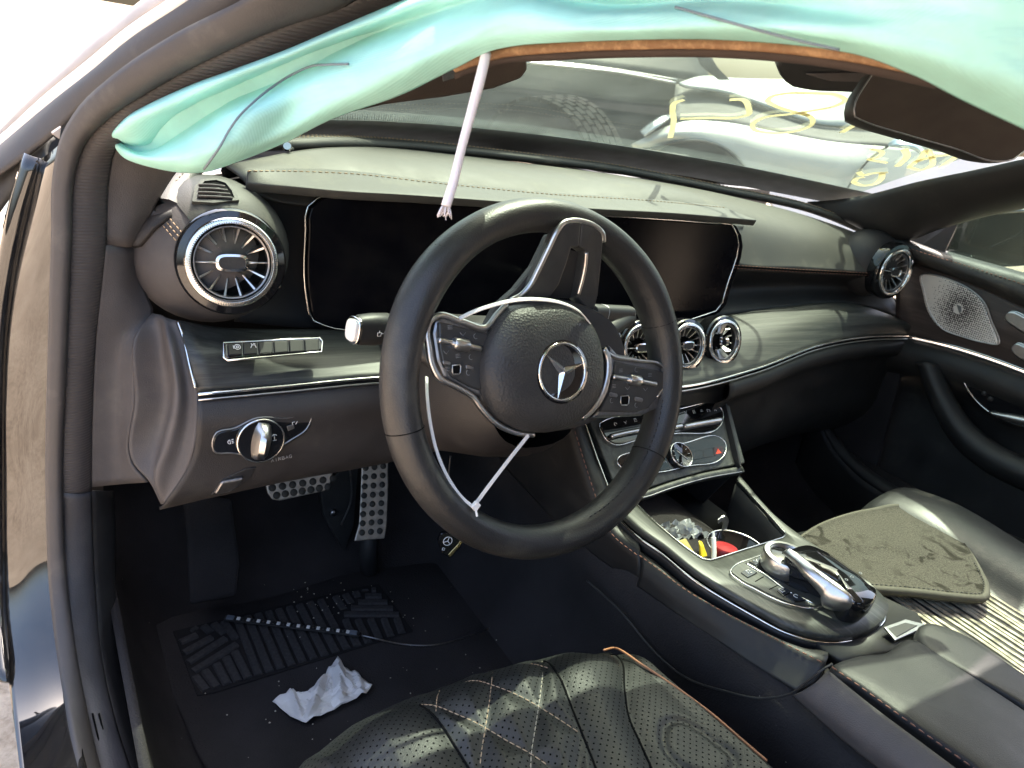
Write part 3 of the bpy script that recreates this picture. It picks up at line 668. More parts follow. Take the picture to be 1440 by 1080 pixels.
# paddle-like top spoke: a fork around an open slot
ts_out = [(440,452),(505,412),(548,345),(600,240),(640,150),(662,118),(700,98),(760,102),(812,122),(845,148),(852,200),(842,320),(828,430),(808,520),(770,470),(735,430)]
tb = 0
fh = lambda zy: .025 - .030*min(1, max(0, (zy - 150)/330))
def fork(name, pts, t, mat, **kw): return prism(name, [wp.at(*Z1([q])[0], fh(q[1])) for q in pts], -WN*t, mat, sw, **kw)
def fline(pts, dh): return [wp.at(*Z1([q])[0], fh(q[1]) + dh) for q in pts]
fork('top_spoke_arm', [(440,460),(505,415),(548,345),(600,240),(642,148),(664,116),(700,99),(755,101),(745,212),(712,216),(690,290),(655,385),(615,438),(520,450)], .016, SATBLK, bevel=.002)
fork('top_spoke_arm', [(755.5,101),(812,122),(846,150),(852,200),(842,320),(828,430),(806,525),(735,440),(752,350),(776,240),(772,228),(746,212)], .016, SATBLK, bevel=.002)
fork('slot_wall', [(690,290),(712,218),(772,230),(752,350),(735,440),(640,440),(655,385)], .002, PLA_D, bevel=0).location = -Vector(WN)*.012
tube('chrome_edge', fline([(440,452),(480,432),(520,392),(560,318),(610,215),(650,135),(672,108),(705,97),(765,101),(815,121),(848,152),(853,190)], -.002), .0030, SATIN, sw, 8, k=70)
tube('slot_trim', fline([(776,238),(772,290),(757,365),(740,425)], .000), .0024, SATIN, sw, 8, k=30)
wplate('spoke_cover', [(580,155),(610,165),(570,270),(500,370),(440,440),(400,470),(370,520),(300,560),(350,470),(430,400),(510,300),(550,220)], -.022, .016, PLA, bevel=.004)
# airbag cover
cvp = smoothpoly(Z1([(420,492),(540,466),(680,470),(770,520),(825,610),(848,740),(840,850),(795,940),(710,1012),(590,1046),(470,1030),(370,965),(318,870),(302,780),(315,680),(355,580)]), 64)
c0 = wp.loc(wp.at(580 + 575/3.176, 280 + 755/3.176, .02)); v = []; fr_ = [1, 1.0, .985, .94, .85, .7, .5, .25]; hs = [-.004, .008, .016, .022, .0275, .0315, .034, .0352]
for k, h in zip(fr_, hs):
    for a, b in cvp:
        q = wp.loc(wp.at(a, b, .014)); v.append(wp.uv(c0[0] + (q[0]-c0[0])*k, c0[1] + (q[1]-c0[1])*k, h))
v.append(wp.uv(c0[0], c0[1], .0356)); nn = 64
hubc = mk('airbag_cover', v, gridfaces(nn, 8, True) + [(7*nn+i, 7*nn+(i+1) % nn, 8*nn) for i in range(nn)], LEA_W and leather('hub_leather', (.030, .030, .030), .5, 430, .8, dust=.12), sw)
ec = wp.loc(wp.at(580 + 668/3.176, 280 + 772/3.176, .034)); er = .0290
def cov_h(a, b): return .0335
ring = [wp.uv(ec[0] + er*math.cos(t), ec[1] + er*math.sin(t), .0350) for t in np.linspace(0, 2*math.pi, 48, endpoint=False)]
lathe('emblem_well', [(er*1.12, .0300), (er*1.12, .0350), (er*1.04, .0358), (er*.95, .0346), (0, .0346)], wp.uv(ec[0], ec[1], 0), WN, GLOSS, hubc, 48, auto=40)
tube('emblem_ring', ring, .0017, CHROME, hubc, 8, raw=True, closed=True)
for tx, ty_ in ((603,698),(754,736),(650,886)):
    tq_ = wp.loc(wp.at(580 + tx/3.176, 280 + ty_/3.176, .0355)); e = nrm(np.array(tq_) - np.array(ec[:2])); p_ = np.array([-e[1], e[0]]); tip = e*er*.97; w_ = er*.15
    bs = e*er*.12
    pts = [(-e*er*.10, .0352), (bs + p_*w_, .0352), (tip, .0356), (bs - p_*w_, .0352), (bs*.3, .0392), (tip*.93, .0362)]
    vv = [wp.uv(ec[0] + q[0], ec[1] + q[1], h) for q, h in pts]
    mk('star_arm', vv, [(0, 1, 4), (1, 2, 5, 4), (2, 3, 5), (3, 4, 5), (3, 0, 4), (0, 3, 2, 1)], CHROME, hubc, smooth=False)
tl = wp.loc(wp.at(580 + 752/3.176, 280 + 556/3.176, .031))
for i, ch in enumerate('AIRBAG'):
    strokes('letter', wp, [[(tl[0] - .0052*i - a*.0036, tl[1] + .0004*i - b*.0056) for a, b in s] for s in GLY[ch]], PRINT_D, hubc, .0004, .0300)
# switches on the pads
def pad_bits(pad, roller, ra, rb, pills, marks, ang):
    tube('roller_bar', [wp.at(*q, .0135) for q in Z1([ra, ((ra[0]+rb[0])/2, (ra[1]+rb[1])/2), rb])], .0028, SATIN, pad, 8)
    c = wp.at(*Z1([roller])[0], .0145); d = nrm(wp.at(*Z1([rb])[0]) - wp.at(*Z1([ra])[0]))
    v_, f_ = lathegeo([(0, -.0085), (.0052, -.0085), (.0062, -.0070), (.0062, .0070), (.0052, .0085), (0, .0085)], c, d, 20); mk('roller', v_, f_, SATIN, pad, auto=35)
    for q in pills[:-1]:
        a, b = q; wp.plate('switch', Z1([(a-19, b-8), (a-14, b-13), (a+16, b-6), (a+19, b+2), (a+14, b+12), (a-16, b+6)]), .011, .0018, SATIN_D, pad, bevel=.0008)
    a, b = pills[-1]; qq = Z1([(a-18, b-17), (a+14, b-21), (a+19, b-12), (a+17, b+14), (a+10, b+22), (a-14, b+22), (a-19, b+10)])
    wp.plate('touch_key', qq, .0108, .0022, GAP, pad, bevel=.0008); tube('key_trim', wp.poly(qq, .0132), .0007, SATIN, pad, 5, raw=True, closed=True)
    for a, b, g_ in marks:
        c = wp.loc(wp.at(*Z1([(a, b)])[0], .0116)); strokes('symbol', wp, [[(c[0] + x*.0032, c[1] + y*.0032) for x, y in s] for s in g_], PRINT_D, pad, .00022, .0119)
arrow = [[(-1, .5), (0, -.5), (1, .5)]]; hook = [circ(.8, 6, 100, 300)]; bars_ = [[(-.8, .5), (.8, .5)], [(-.8, 0), (.8, 0)], [(-.8, -.5), (.8, -.5)]]
pad_bits(lpad, (217, 650), (116, 630), (305, 668), [(150, 732), (253, 752), (197, 760)], [(150, 684, arrow), (203, 700, bars_), (262, 705, hook), (168, 572, bars_), (225, 603, arrow), (250, 775, hook), (155, 758, bars_), (283, 612, hook)], 0)
pad_bits(rpad, (992, 808), (895, 793), (1088, 826), [(895, 875), (1008, 895), (949, 898)], [(930, 765, bars_), (1000, 762, hook), (1060, 785, bars_), (890, 900, hook), (1000, 920, hook), (1040, 850, arrow), (960, 845, arrow), (900, 835, bars_)], 0)
# white cable tie through the wheel
tie = thing('cable_tie', wp.at(665, 712, .01), 'thin white cable tie looped over the hub and through the steering wheel', 'cable tie')
def ribbon(name, pts, wid, th, up, mat, par, k=60, **kw):
    p = cr(pts, k); T_, _, _ = frames(p); g_ = []
    rows_ = []
    for i in range(k):
        s_ = nrm(np.cross(T_[i], up if not callable(up) else up(i/(k-1)))); n_ = np.cross(s_, T_[i])
        rows_.append([p[i] + s_*wid/2 + n_*th/2, p[i] - s_*wid/2 + n_*th/2, p[i] - s_*wid/2 - n_*th/2, p[i] + s_*wid/2 - n_*th/2])
    return mk(name, np.array(rows_).reshape(-1, 3), gridfaces(4, k, True) + [(0, 1, 2, 3), (4*k-4, 4*k-3, 4*k-2, 4*k-1)], mat, par, smooth=False, **kw)
tp = [wp.at(a, b, h) for a, b, h in [(600,530,-.03),(601,560,-.012),(606,600,.0),(616,640,.006),(632,675,.010),(650,700,.014),(664,712,.016)]]
ribbon('tie_strap', tp, .0030, .0011, WN, WHITEP, tie)
ribbon('tie_strap', [wp.at(a, b, h) for a, b, h in [(667,711,.018),(690,680,.02),(716,646,.02),(743,612,.016)]], .0036, .0012, WN, WHITEP, tie, 20)
tp = [wp.at(a, b, h) for a, b, h in [(646,448,.012),(662,440,.018),(690,430,.028),(725,422,.036),(760,421,.040),(790,426,.040),(815,438,.034),(829,454,.024)]]
ribbon('tie_strap', tp, .0046, .0012, lambda t: WN*.6 + WB*.8, WHITEP, tie)
hp_ = wp.at(666, 712, .018); e_ = nrm(wp.at(743, 612, .018) - hp_); s_ = np.cross(e_, WN)
prism('tie_head', [hp_ + s_*.0035 - e_*.003, hp_ + s_*.0035 + e_*.005, hp_ - s_*.0035 + e_*.005, hp_ - s_*.0035 - e_*.003], WN*.005, WHITEP, tie, bevel=.001)
tube('tie_tail', [hp_, hp_ + WN*.004 - WB*.004, hp_ + WN*.006 - WB*.009], .0012, WHITEP, tie, 6)
# ------------------------------------------------------------------ centre console
def crs(p, per=8):
    p = np.asarray(p, float); n = len(p); o = []
    for i in range(n-1):
        a, b, c, d = p[max(i-1, 0)], p[i], p[i+1], p[min(i+2, n-1)]
        for k in range(per):
            u = k/per; o.append(.5*((2*b) + (c-a)*u + (2*a-5*b+4*c-d)*u*u + (-a+3*b-3*c+d)*u**3))
    o.append(p[-1]); return np.array(o)
cons = thing('centre_console', (-.05, -.3, -.62), 'dark ash centre console with climate switches, open storage tray and leather armrest', 'centre console')
CZ = -.285
outer = VZ([(866,713,CZ),(900,744,CZ),(933,767,CZ),(985,808,CZ),(1065,855,CZ),(1115,880,CZ),(1170,892,CZ),(1222,884,CZ),(1249,858,CZ),(1236,832,CZ),(1180,788,CZ),(1133,758,CZ),(1085,720,CZ),(1040,668,CZ)])
inner = VZ([(896,711,CZ),(920,734,CZ),(954,763,CZ),(982,783,CZ),(990,787,CZ),(996,788,CZ),(1004,787,CZ),(1045,774,CZ),(1090,760,CZ),(1101,756,CZ),(1104,751,CZ),(1098,744,CZ),(1072,715,CZ),(1036,676,CZ)])
oc, ic = crs(outer, 8), crs(inner, 8); k_ = len(oc); g = np.array([ic*(1-t) + oc*t for t in np.linspace(0, 1, 7)])
g[:, :, 2] += .002*np.sin(np.linspace(0, np.pi, 7))[:, None]
mk('console_top', g.reshape(-1, 3), gridfaces(k_, 7), WOOD_C, cons, solid=.010, off=-1, auto=40)
tube('chrome_strip', [p + np.array([0, 0, -.0125]) for p in oc[:78]], .0019, CHROME, cons, 6, raw=True)
tube('opening_trim', [p + np.array([0, 0, .0012]) for p in ic], .0011, CHROME, cons, 6, raw=True)
low = [np.array([p[0]*.97, p[1], CZ - .024]) for p in oc]
bl = np.array([oc + np.array([0, 0, -.0145]), (np.array(low)*.35 + (oc + np.array([0, 0, -.0145]))*.65) + np.array([0, 0, -.003]), np.array(low) + np.array([0, 0, -.02])])
mk('console_skirt', bl.reshape(-1, 3), gridfaces(k_, 3), PLA_D, cons, solid=.002)
tr = [];
for t, z in ((0, -.006), (.03, -.03), (.08, -.085), (.10, -.09)):
    c_ = ic.mean(axis=0); tr.append([p*(1-t) + c_*t + np.array([0, 0, z]) for p in ic])
mk('storage_tray', np.array(tr).reshape(-1, 3), gridfaces(k_, 4), PLA_D, cons, solid=.002)
tb_ = [ (ic.mean(axis=0)*.0 + np.array([x, y, CZ-.088])) for x, y in ((-.15, -.36), (.13, -.36), (.13, .0), (-.15, .0))]
mk('tray_floor', tb_, [(0, 1, 2, 3)], PLA_D, cons, solid=.003)
mk('tray_back', [(-.13, -.03, -.38), (.12, -.03, -.38), (.12, -.06, -.22), (-.13, -.06, -.22)], [(0, 1, 2, 3)], PLA_D, cons, solid=.003)
cpl = Plane((-.06, -.10, -.30), (1, 0, 0), (0, 0.15, 1)); icon(cpl, 960, 725, [[(-1, 0), (1, 0)], [(1, 0), (.5, .4)], [(-.4, 0), (0, .5), (.4, .5)]], .006, PRINT, cons, .0005, .0008)
cc = V(1036, 770, z=CZ-.03)
for nm, dx in (('cup_ring', 0),):
    tube(nm, [cc + np.array([.042*math.cos(a), .042*math.sin(a), 0]) for a in np.linspace(0, 2*math.pi, 40, endpoint=False)], .0016, CHROME, cons, 6, raw=True, closed=True)
cw_, cf_ = lathegeo([(.041, -.002), (.040, -.055), (0, -.056)], cc, (0, 0, 1), 32); mk('cup_well', cw_, cf_, GLOSS, cons, solid=.001)
# climate panel
CP = Plane(V(822, 591, y=-.09), V(1018, 570, y=-.09) - V(822, 591, y=-.09), V(945, 580, y=-.09) - V(950, 680, y=-.18))
Z4 = lambda l: [(820 + a/6, 560 + b/6) for a, b in l]
CP.plate('climate_panel', [(821,591),(860,582),(940,573),(1018,569),(1029,610),(1041,655),(985,666),(935,680),(906,690),(860,692)], -.012, .012, WOOD_C, cons, bevel=.002)
f1 = Z4([(135,215),(180,188),(500,132),(800,90),(1130,60),(1160,80),(1175,200),(1160,228),(760,302),(450,357),(255,390),(215,368),(155,285)])
f2 = Z4([(285,520),(310,488),(360,470),(600,425),(840,382),(1165,338),(1190,360),(1192,480),(1165,510),(890,572),(630,625),(330,590),(298,560)])
for fr in (f1, f2):
    q = smoothpoly(fr, 60); CP.plate('switch_panel', q, .0, .0035, GLOSS, cons, bevel=.001); tube('panel_trim', CP.poly(q, .0036), .0010, CHROME, cons, 6, raw=True, closed=True)
for k, (a, b, c, d) in enumerate([(235,322,480,270),(560,296,690,262),(715,258,830,232),(850,238,1165,180)]):
    for r_, off_ in ((.0042, 0),):
        tube('toggle', [CP.at(*q, .0065) for q in Z4([(a, b), ((a+c)/2, (b+d)/2 - 3), (c, d)])], r_, SATIN, cons, 10)
prs = [(262,228),(345,212),(430,195),(515,182),(600,168),(685,155),(770,140),(855,128),(925,124),(990,118),(1045,112),(1100,105)]
sy = [[circ(.9, 6, 0, 250)], [[(-1, .6), (0, -.4), (1, .8)], [(0, -.4), (0, -1)]], [[(-.8, -1), (-.8, 1), (.8, 1)], [(-.2, -.6), (.8, -.6)], [(0, .3), (.8, .3)]], [[(-1, 0), (1, 0)], [(-.6, .8), (.6, .8)]], [[(-1, -.8), (-1, .8), (1, .4), (1, -.8)]], [[(-.8, -.8), (0, .8), (.8, -.8)]]]
for i, (a, b) in enumerate(prs): icon(CP, *Z4([(a, b)])[0], sy[i % 6], .0028, PRINT, cons, .00045, .0038)
for i in range(6):
    x0 = 835 + i*0; 
for a, b, i in ((965,478,4),(1055,463,1),(675,540,5)): icon(CP, *Z4([(a, b)])[0], sy[i], .0030, PRINT, cons, .00045, .0038)
for a, b, c, d in ((900,455,1000,436),(1010,434,1090,418)):
    CP.plate('button', Z4([(a, b), (c, d), (c+8, d+72), (a+8, b+74)]), .0032, .0012, GLOSS, cons, bevel=.0005)
CP.plate('hazard_button', Z4([(1098,418),(1172,404),(1180,470),(1105,486)]), .0032, .0014, plain('dark_red_key', (.05, .008, .006), .15, coat=.6), cons, bevel=.0005)
CP.plate('warning_triangle', Z4([(1120,470),(1136,422),(1166,462)]), .0046, .0004, HAZ, cons, bevel=0)
ck_ = CP.at(*Z4([(808, 490)])[0], .003)
lathe('clock', [(.0, .0), (.0205, .0), (.0205, .006), (.0195, .0075), (.018, .0065), (0, .0062)], ck_, CP.n, GLOSS, cons, 40, auto=35)
lathe('clock_bezel', [(.0190, .005), (.0207, .005), (.0207, .0068), (.0198, .0080), (.0190, .0070)], ck_, CP.n, CHROME, cons, 40)
cl_ = CP.loc(ck_); strokes('clock_hand', CP, [[(cl_[0], cl_[1]), (cl_[0] + .008, cl_[1] - .009)]], PRINT, cons, .0006, .0100); strokes('clock_hand', CP, [[(cl_[0], cl_[1]), (cl_[0] - .006, cl_[1] + .007)]], PRINT, cons, .0006, .0100)
strokes('clock_mark', CP, [[(cl_[0] + .0135*math.cos(R(30*k)), cl_[1] + .0135*math.sin(R(30*k))), (cl_[0] + .0165*math.cos(R(30*k)), cl_[1] + .0165*math.sin(R(30*k)))] for k in range(12)], PRINT, cons, .0004, .0098)['kind'] = 'stuff'
lipA = [CP.at(a, b, .001) for a, b in ((858,697),(906,691),(935,681),(987,666),(1043,656))]
lip = [p + np.array([0, -.006, -.004]) for p in lipA]; lip2 = [p + np.array([0, .02, -.02]) for p in lip]
loft('panel_lip', [lipA, lip, [p + np.array([0, .004, -.008]) for p in lip], lip2], WOOD_C, cons, n=30, m=12, solid=.002)
tube('lip_edge', [p + np.array([0, -.001, -.001]) for p in lip], .0014, SATIN_D, cons, 6)
tube('chrome_strip', VY([(821,590,-.092),(838,640,-.135),(857,690,-.182)]), .0016, CHROME, cons, 6)
# leather flanks
sA = [V(820, 590, y=-.09), V(838, 642, y=-.135), V(855, 690, y=-.18), V(866, 716, z=CZ-.012), V(900, 750, z=CZ-.014)] 
sB = VX([(808,598,-.185),(824,650,-.185),(842,704,-.185),(860,747,-.180),(900,782,-.172)])
sC = VX([(780,600,-.190),(790,652,-.190),(806,700,-.188),(838,758,-.182),(900,806,-.173)])
sD = VX([(690,598,-.190),(700,640,-.190),(740,690,-.185),(826,773,-.180),(895,824,-.170)])
loft('stack_flank', [sA, sB, sC, sD], LEA_S, cons, n=40, m=22, solid=.003, off=-1)
stitch('flank_stitching', [p + np.array([-.0025, 0, 0]) for p in cr(sB, 30)], STIR, cons, .0007)
f0 = [oc[i] + np.array([-.004, 0, -.026]) for i in (8, 16, 24, 32, 40)] + [V(1165, 915, z=-.300)]
f1_ = [V(900, 782, x=-.172), V(930, 804, x=-.169), V(960, 827, x=-.166), V(1010, 857, x=-.158), V(1065, 886, x=-.148), V(1160, 934, x=-.134)]
f2_ = [V(900, 806, x=-.178), V(930, 826, x=-.175), V(960, 848, x=-.171), V(1010, 878, x=-.164), V(1065, 910, x=-.155), V(1150, 955, x=-.145)]
f3_ = [V(895, 824, x=-.176), V(927, 846, x=-.175), V(960, 869, x=-.172), V(1010, 902, x=-.168), V(1062, 936, x=-.165), V(1120, 972, x=-.162)]
loft('leather_flank', [f0, f1_, f2_, f3_], LEA_S, cons, n=40, m=22, solid=.003, off=-1)
stitch('flank_stitching', [p + np.array([-.0015, 0, .0015]) for p in cr(f1_, 40)], STIR, cons, .0008)
# block behind the touch pad and the armrest
mk('console_rear_top', VZ([(1120,880,-.300),(1165,916,-.296),(1190,930,-.290),(1260,912,-.286),(1302,885,-.288),(1290,862,-.295),(1240,838,-.300)]), [tuple(range(7))], LEA_S, cons, solid=.012, off=-1)
KP = Plane(V(1270, 888, z=-.284), V(1300, 880, z=-.284) - V(1250, 893, z=-.284), (0, .2, 1)); KP = Plane(V(1270, 888, z=-.284), (1, 0, 0), (0, 1, 0))
KP.plate('latch_frame', [(1242,884),(1272,873),(1299,880),(1296,886),(1258,903)], -.0005, .003, SATIN_D, cons, bevel=.001)
KP.plate('latch_button', [(1249,885),(1272,877),(1290,881),(1261,897)], .0015, .002, PLA_D, cons, bevel=.0008)
def lid(name, pts, z, bul, mat, drop=.04):
    """a padded lid: outline at height z, gently domed, with rounded sides"""
    q = np.array([V(a, b, z=z) for a, b in pts]); q = cr(q, 64, True); c = q.mean(axis=0); rows = []
    for k, h in ((1.0, -drop), (1.015, -drop*.35), (1.01, -.006), (.985, -.001), (.93, .001), (.7, bul*.6), (.35, bul*.95), (.05, bul)): rows.append(c + (q - c)*k + np.array([0, 0, h]))
    v = np.array(rows).reshape(-1, 3); return mk(name, list(v), gridfaces(64, 8, True) + [tuple(range(7*64, 8*64))], mat, cons)
lid('armrest_lid', [(1172,938),(1200,922),(1245,916),(1287,898),(1330,925),(1440,997),(1560,1080),(1640,1150),(1500,1200),(1380,1085),(1290,1022),(1210,965)], -.270, .004, LEA_S)
lid('armrest_lid', [(1292,896),(1306,874),(1330,880),(1440,948),(1560,1030),(1680,1110),(1640,1145),(1560,1077),(1445,996)], -.270, .003, LEA_S)
stitch('lid_stitching', VZ([(1170,938,-.2695),(1210,966,-.2685),(1290,1024,-.2685),(1380,1088,-.2685)]), STIR, cons, .0009)
a0 = VX([(1150,958,-.178),(1200,1000,-.178),(1310,1085,-.178),(1400,1155,-.178)]); a1 = VX([(1128,972,-.184),(1190,1022,-.184),(1275,1085,-.184),(1360,1150,-.184)]); a2 = VX([(1116,978,-.176),(1180,1035,-.176),(1260,1098,-.176),(1340,1160,-.176)])
loft('armrest_box', [[p + np.array([.012, 0, .01]) for p in a0], a0, a1, a2], PLA_G, cons, n=30, m=16, solid=.003)
mk('armrest_core', [(-.165, -.57, -.60), (.05, -.55, -.60), (.05, -1.1, -.60), (-.165, -1.1, -.60), (-.165, -.57, -.30), (.05, -.55, -.30), (.05, -1.1, -.30), (-.165, -1.1, -.30)], [(0,1,2,3),(4,5,6,7),(0,1,5,4),(1,2,6,5),(2,3,7,6),(3,0,4,7)], CARP, cons, smooth=False)
# touch pad, dial and button strip
TZ = Plane((0, -.42, CZ+.0035), (1, 0, 0), (0, 1, 0)); Z5 = lambda l: [(880 + a/3.79, 660 + b/3.79) for a, b in l]
fp = smoothpoly(Z5([(556,545),(572,520),(660,480),(745,455),(960,560),(1120,680),(1030,735),(900,728),(800,695),(690,640),(600,590)]), 60)
TZ.plate('control_plate', fp, -.003, .004, WOOD_C, cons, bevel=.001); tube('plate_trim', TZ.poly(fp, .0012), .0011, CHROME, cons, 6, raw=True, closed=True)
tube('plate_divider', [TZ.at(*q, .0015) for q in Z5([(640, 500), (740, 560), (850, 640), (1000, 715)])], .0011, CHROME, cons, 6)
for a, b in (((655,555),(690,595)),): pass
for q in ([(612,553),(660,530),(700,555),(650,580)], [(805,650),(845,635),(885,655),(840,680)], [(850,680),(890,660),(960,700),(900,712)], [(655,495),(700,482),(735,500),(690,515)]):
    TZ.plate('button', Z5(q), .001, .0015, GLOSS, cons, bevel=.0005)
for k in ((690,598,735,572),(765,640,815,615)): tube('button_gap', [TZ.at(*q, .0012) for q in Z5([k[:2], k[2:]])], .0006, GAP, cons, 5)
for a, b, i in ((830,655,2),(905,685,0),(692,498,1),(655,556,2)): icon(TZ, *Z5([(a, b)])[0], sy[i], .0035, PRINT, cons, .0005, .0028)
TZ.plate('dial_recess', smoothpoly(Z5([(690,500),(760,430),(900,450),(1010,560),(1040,650),(980,660),(830,600)]), 40), .0008, .001, GLOSS, cons, bevel=0)
dc = V(880 + 848/3.79, 660 + 505/3.79, z=CZ+.012)
lathe('rotary_dial', [(.0285, -.008), (.031, -.004), (.031, .012), (.0295, .015), (.024, .0155), (.023, .013), (.0, .0125)], dc, (0, 0, 1), SATIN, cons, 48, auto=50)
lathe('dial_cap', [(.0225, .0132), (.021, .0142), (0, .0145)], dc, (0, 0, 1), GLOSS, cons, 40)
HPz = Plane((0, -.42, -.243), (1, 0, 0), nrm((0, 1, .06)))
hp_o = smoothpoly(Z5([(862,428),(905,408),(965,398),(1050,428),(1200,525),(1315,612),(1345,655),(1328,692),(1275,712),(1215,700),(1150,612),(1000,522)]), 60)
pr = [];
for k, h in ((.90, -.034), (.985, -.020), (1.0, -.010), (.985, -.003), (.95, .0), (.6, .003), (.1, .004)):
    pl_ = np.array(HPz.poly(hp_o, 0)); c_ = pl_.mean(axis=0); pr.append(c_ + (pl_-c_)*k + np.array([0, 0, h]))
mk('touch_pad', np.array(pr).reshape(-1, 3), gridfaces(60, 7, True) + [tuple(range(360, 420))], GLOSS, cons)
arm_l = VZ([(880+a/3.79, 660+b/3.79, z) for a, b, z in [(856,430,-.248),(905,500,-.252),(965,578,-.257),(1030,648,-.263),(1055,690,-.268),(1050,722,-.274),(1100,746,-.275),(1195,737,-.268)]])
arm_r = VZ([(880+a/3.79, 660+b/3.79, z) for a, b, z in [(872,424,-.240),(945,470,-.239),(1015,530,-.239),(1085,580,-.240),(1135,615,-.241),(1165,640,-.242),(1195,665,-.244),(1218,692,-.248)]])
strip('pad_arm', arm_l, arm_r, SATIN, cons, bulge=.008, n=50, m=11, solid=.003)
mk('pad_foot', np.array([HPz.o*0 + (np.array(HPz.poly(hp_o, 0)).mean(axis=0) + (np.array(HPz.poly(hp_o, 0)) - np.array(HPz.poly(hp_o, 0)).mean(axis=0))*k + np.array([0, 0, h])) for k, h in ((.80, -.045), (.86, -.030))]).reshape(-1, 3), gridfaces(60, 2, True), GLOSS, cons)
for a, b in ((1200,585),(1245,565),(1170,600)): icon(HPz, *Z5([(a, b)])[0], [circ(.6, 6)], .003, PRINT_D, cons, .0004, .0035)

# ------------------------------------------------------------------ small finds in the tray
c = V(990, 777, z=CZ-.022); y_ = thing('plastic_connector', c, 'yellow plastic connector lying in the storage tray of the console', 'connector')
prism('connector_body', [c + np.array(q) for q in ((-.008, -.006, -.008), (.006, -.005, -.007), (.005, .006, .004), (-.003, .007, .008))], (.003, .009, .003), YEL, y_, bevel=.002)
prism('connector_tab', [c + np.array(q) for q in ((-.028, -.0, -.012), (-.012, .002, -.012), (-.010, .024, -.004), (-.03, .022, -.004))], (.0, .004, .012), plain('dull_yellow', (.30, .25, .06), .5), y_, bevel=.002)
c = V(1004, 776, z=CZ-.016); tt = thing('plastic_tube', c, 'short white plastic tube leaning beside the yellow connector', 'tube')
tube('tube_body', [c + np.array((-.006, -.010, -.012)), c, c + np.array((.006, .012, .014))], .0035, WHITEP, tt, 10); tube('tube_tip', [c + np.array((.006, .012, .014)), c + np.array((.008, .016, .019))], .002, WHITEP, tt, 8)
c = V(1018, 779, z=CZ-.028); rr_ = thing('red_cap', c, 'glossy red cap lying in the cup holder beside the white tube', 'cap')
lathe('cap_body', [(0, .012), (.016, .011), (.018, .008), (.018, -.008), (.015, -.010)], c, (.1, .1, 1), RED, rr_, 24, auto=40); lathe('cap_rim', [(.0185, -.006), (.020, -.006), (.020, -.010), (.0185, -.010)], c, (.1, .1, 1), RED, rr_, 24)
c = V(1016, 738, z=CZ-.020); mc = thing('metal_clip', c, 'bent silver metal clip standing at the back of the cup holder', 'clip')
ribbon('clip_strip', [c + np.array(q) for q in ((-.012, .0, .008), (-.004, .0, .012), (.004, .0, .006), (.006, -.002, -.016), (.008, -.004, -.024))], .010, .0012, np.array([0, 1, .2]), SATIN, mc, 24)
c = V(975, 752, z=CZ-.030); pb = thing('plastic_wrapper', c, 'crumpled clear grey wrapper in the left of the storage tray', 'wrapper')
wv = []
for j in range(9):
    for i in range(11): wv.append(c + np.array([(i-5)*.006 - .01, (j-4)*.005 + .01, .006*math.sin(i*1.9+j)*math.cos(j*1.3) + .004*RNG.normal()*.5 + .004]))
mk('wrapper_film', wv, gridfaces(11, 9), plain('grey_film', (.25, .26, .27), .2, coat=.6), pb, solid=.0006, smooth=False)

# ------------------------------------------------------------------ carpet, sill, tunnel
rowsY = [(-1.3, 0), (-.9, 0), (-.5, 0), (-.2, 0), (.0, 0), (.14, .0), (.2, .03), (.3, .10), (.42, .20), (.5, .30)]
rows = []
for y, dz in rowsY:
    rows.append([(-.765, y, -.44), (-.755, y, -.50), (-.735, y, -.56+dz*.6), (-.70, y, -.61+dz), (-.60, y, -.62+dz), (-.45, y, -.62+dz), (-.30, y, -.615+dz), (-.215, y, -.60+dz*.95), (-.185, y, -.55+dz*.7), (-.172, y, -.45+dz*.3), (-.168, y, -.33), (0, y, -.33), (.12, y, -.45), (.14, y, -.55+dz*.6), (.18, y, -.61+dz), (.45, y, -.62+dz), (.65, y, -.61+dz), (.70, y, -.50), (.72, y, -.42)])
g = np.array([cr(r, 70) for r in rows]); cp_ = mk('floor_carpet', g.reshape(-1, 3), gridfaces(70, len(rows)), CARP, None, solid=.01, off=1); cp_['kind'] = 'structure'
# ------------------------------------------------------------------ pedals
def pedal(name, label, poly, hol, plane, t, rh, arm, cat='pedal'):
    th = thing(name, np.mean(plane.poly(poly), axis=0), label, cat)
    pp = smoothpoly(poly, 0) if False else poly
    plane.plate('pedal_pad', pp, 0, t, PEDM, th, bevel=.0025)
    plane.plate('pedal_backing', [tuple(np.mean(pp, axis=0) + (np.array(q) - np.mean(pp, axis=0))*.97) for q in pp], -.008, .0075, RUB_D, th, bevel=.001)
    for h in hol:
        c = plane.at(*h, t); lathe('pad_stud', [(0, .0026), (rh*.7, .0026), (rh, .0012), (rh, -.001)], c, plane.n, RUB_D, th, 14)
    for a in arm: tube('pedal_arm', a[0], a[1], PLA_D, th, 10)
    return th
bp = Plane(V(420, 680, y=.17), V(470, 660, y=.17) - V(372, 676, y=.17), np.array([0, .5, 1.]))
hol = [(383 + 14.2*k, 686 - 2.2*k) for k in range(7)] + [(389 + 12.0*k, 696.5 - 2.0*k) for k in range(7)] + [(383 + 14.2*k, 674 - 2.4*k) for k in range(7)]
pedal('brake_pedal', 'worn metal brake pedal with dark round studs under the dashboard', [(370,655),(460,640),(470,650),(468,664),(463,680),(456,690),(392,704),(382,702),(376,694),(372,678)], hol, bp, .004, .0058, [([bp.at(440, 680, -.012), bp.at(455, 640, -.03), bp.at(470, 580, -.05)], .012)])
ap = Plane(V(520, 700, y=.16), np.array([1, 0, .02]), np.array([0, .5, 1.]))
hol = [(514 + 12.4*i - (k*.7), 658 + 13*k - 1.2*i) for k in range(8) for i in range(3)]
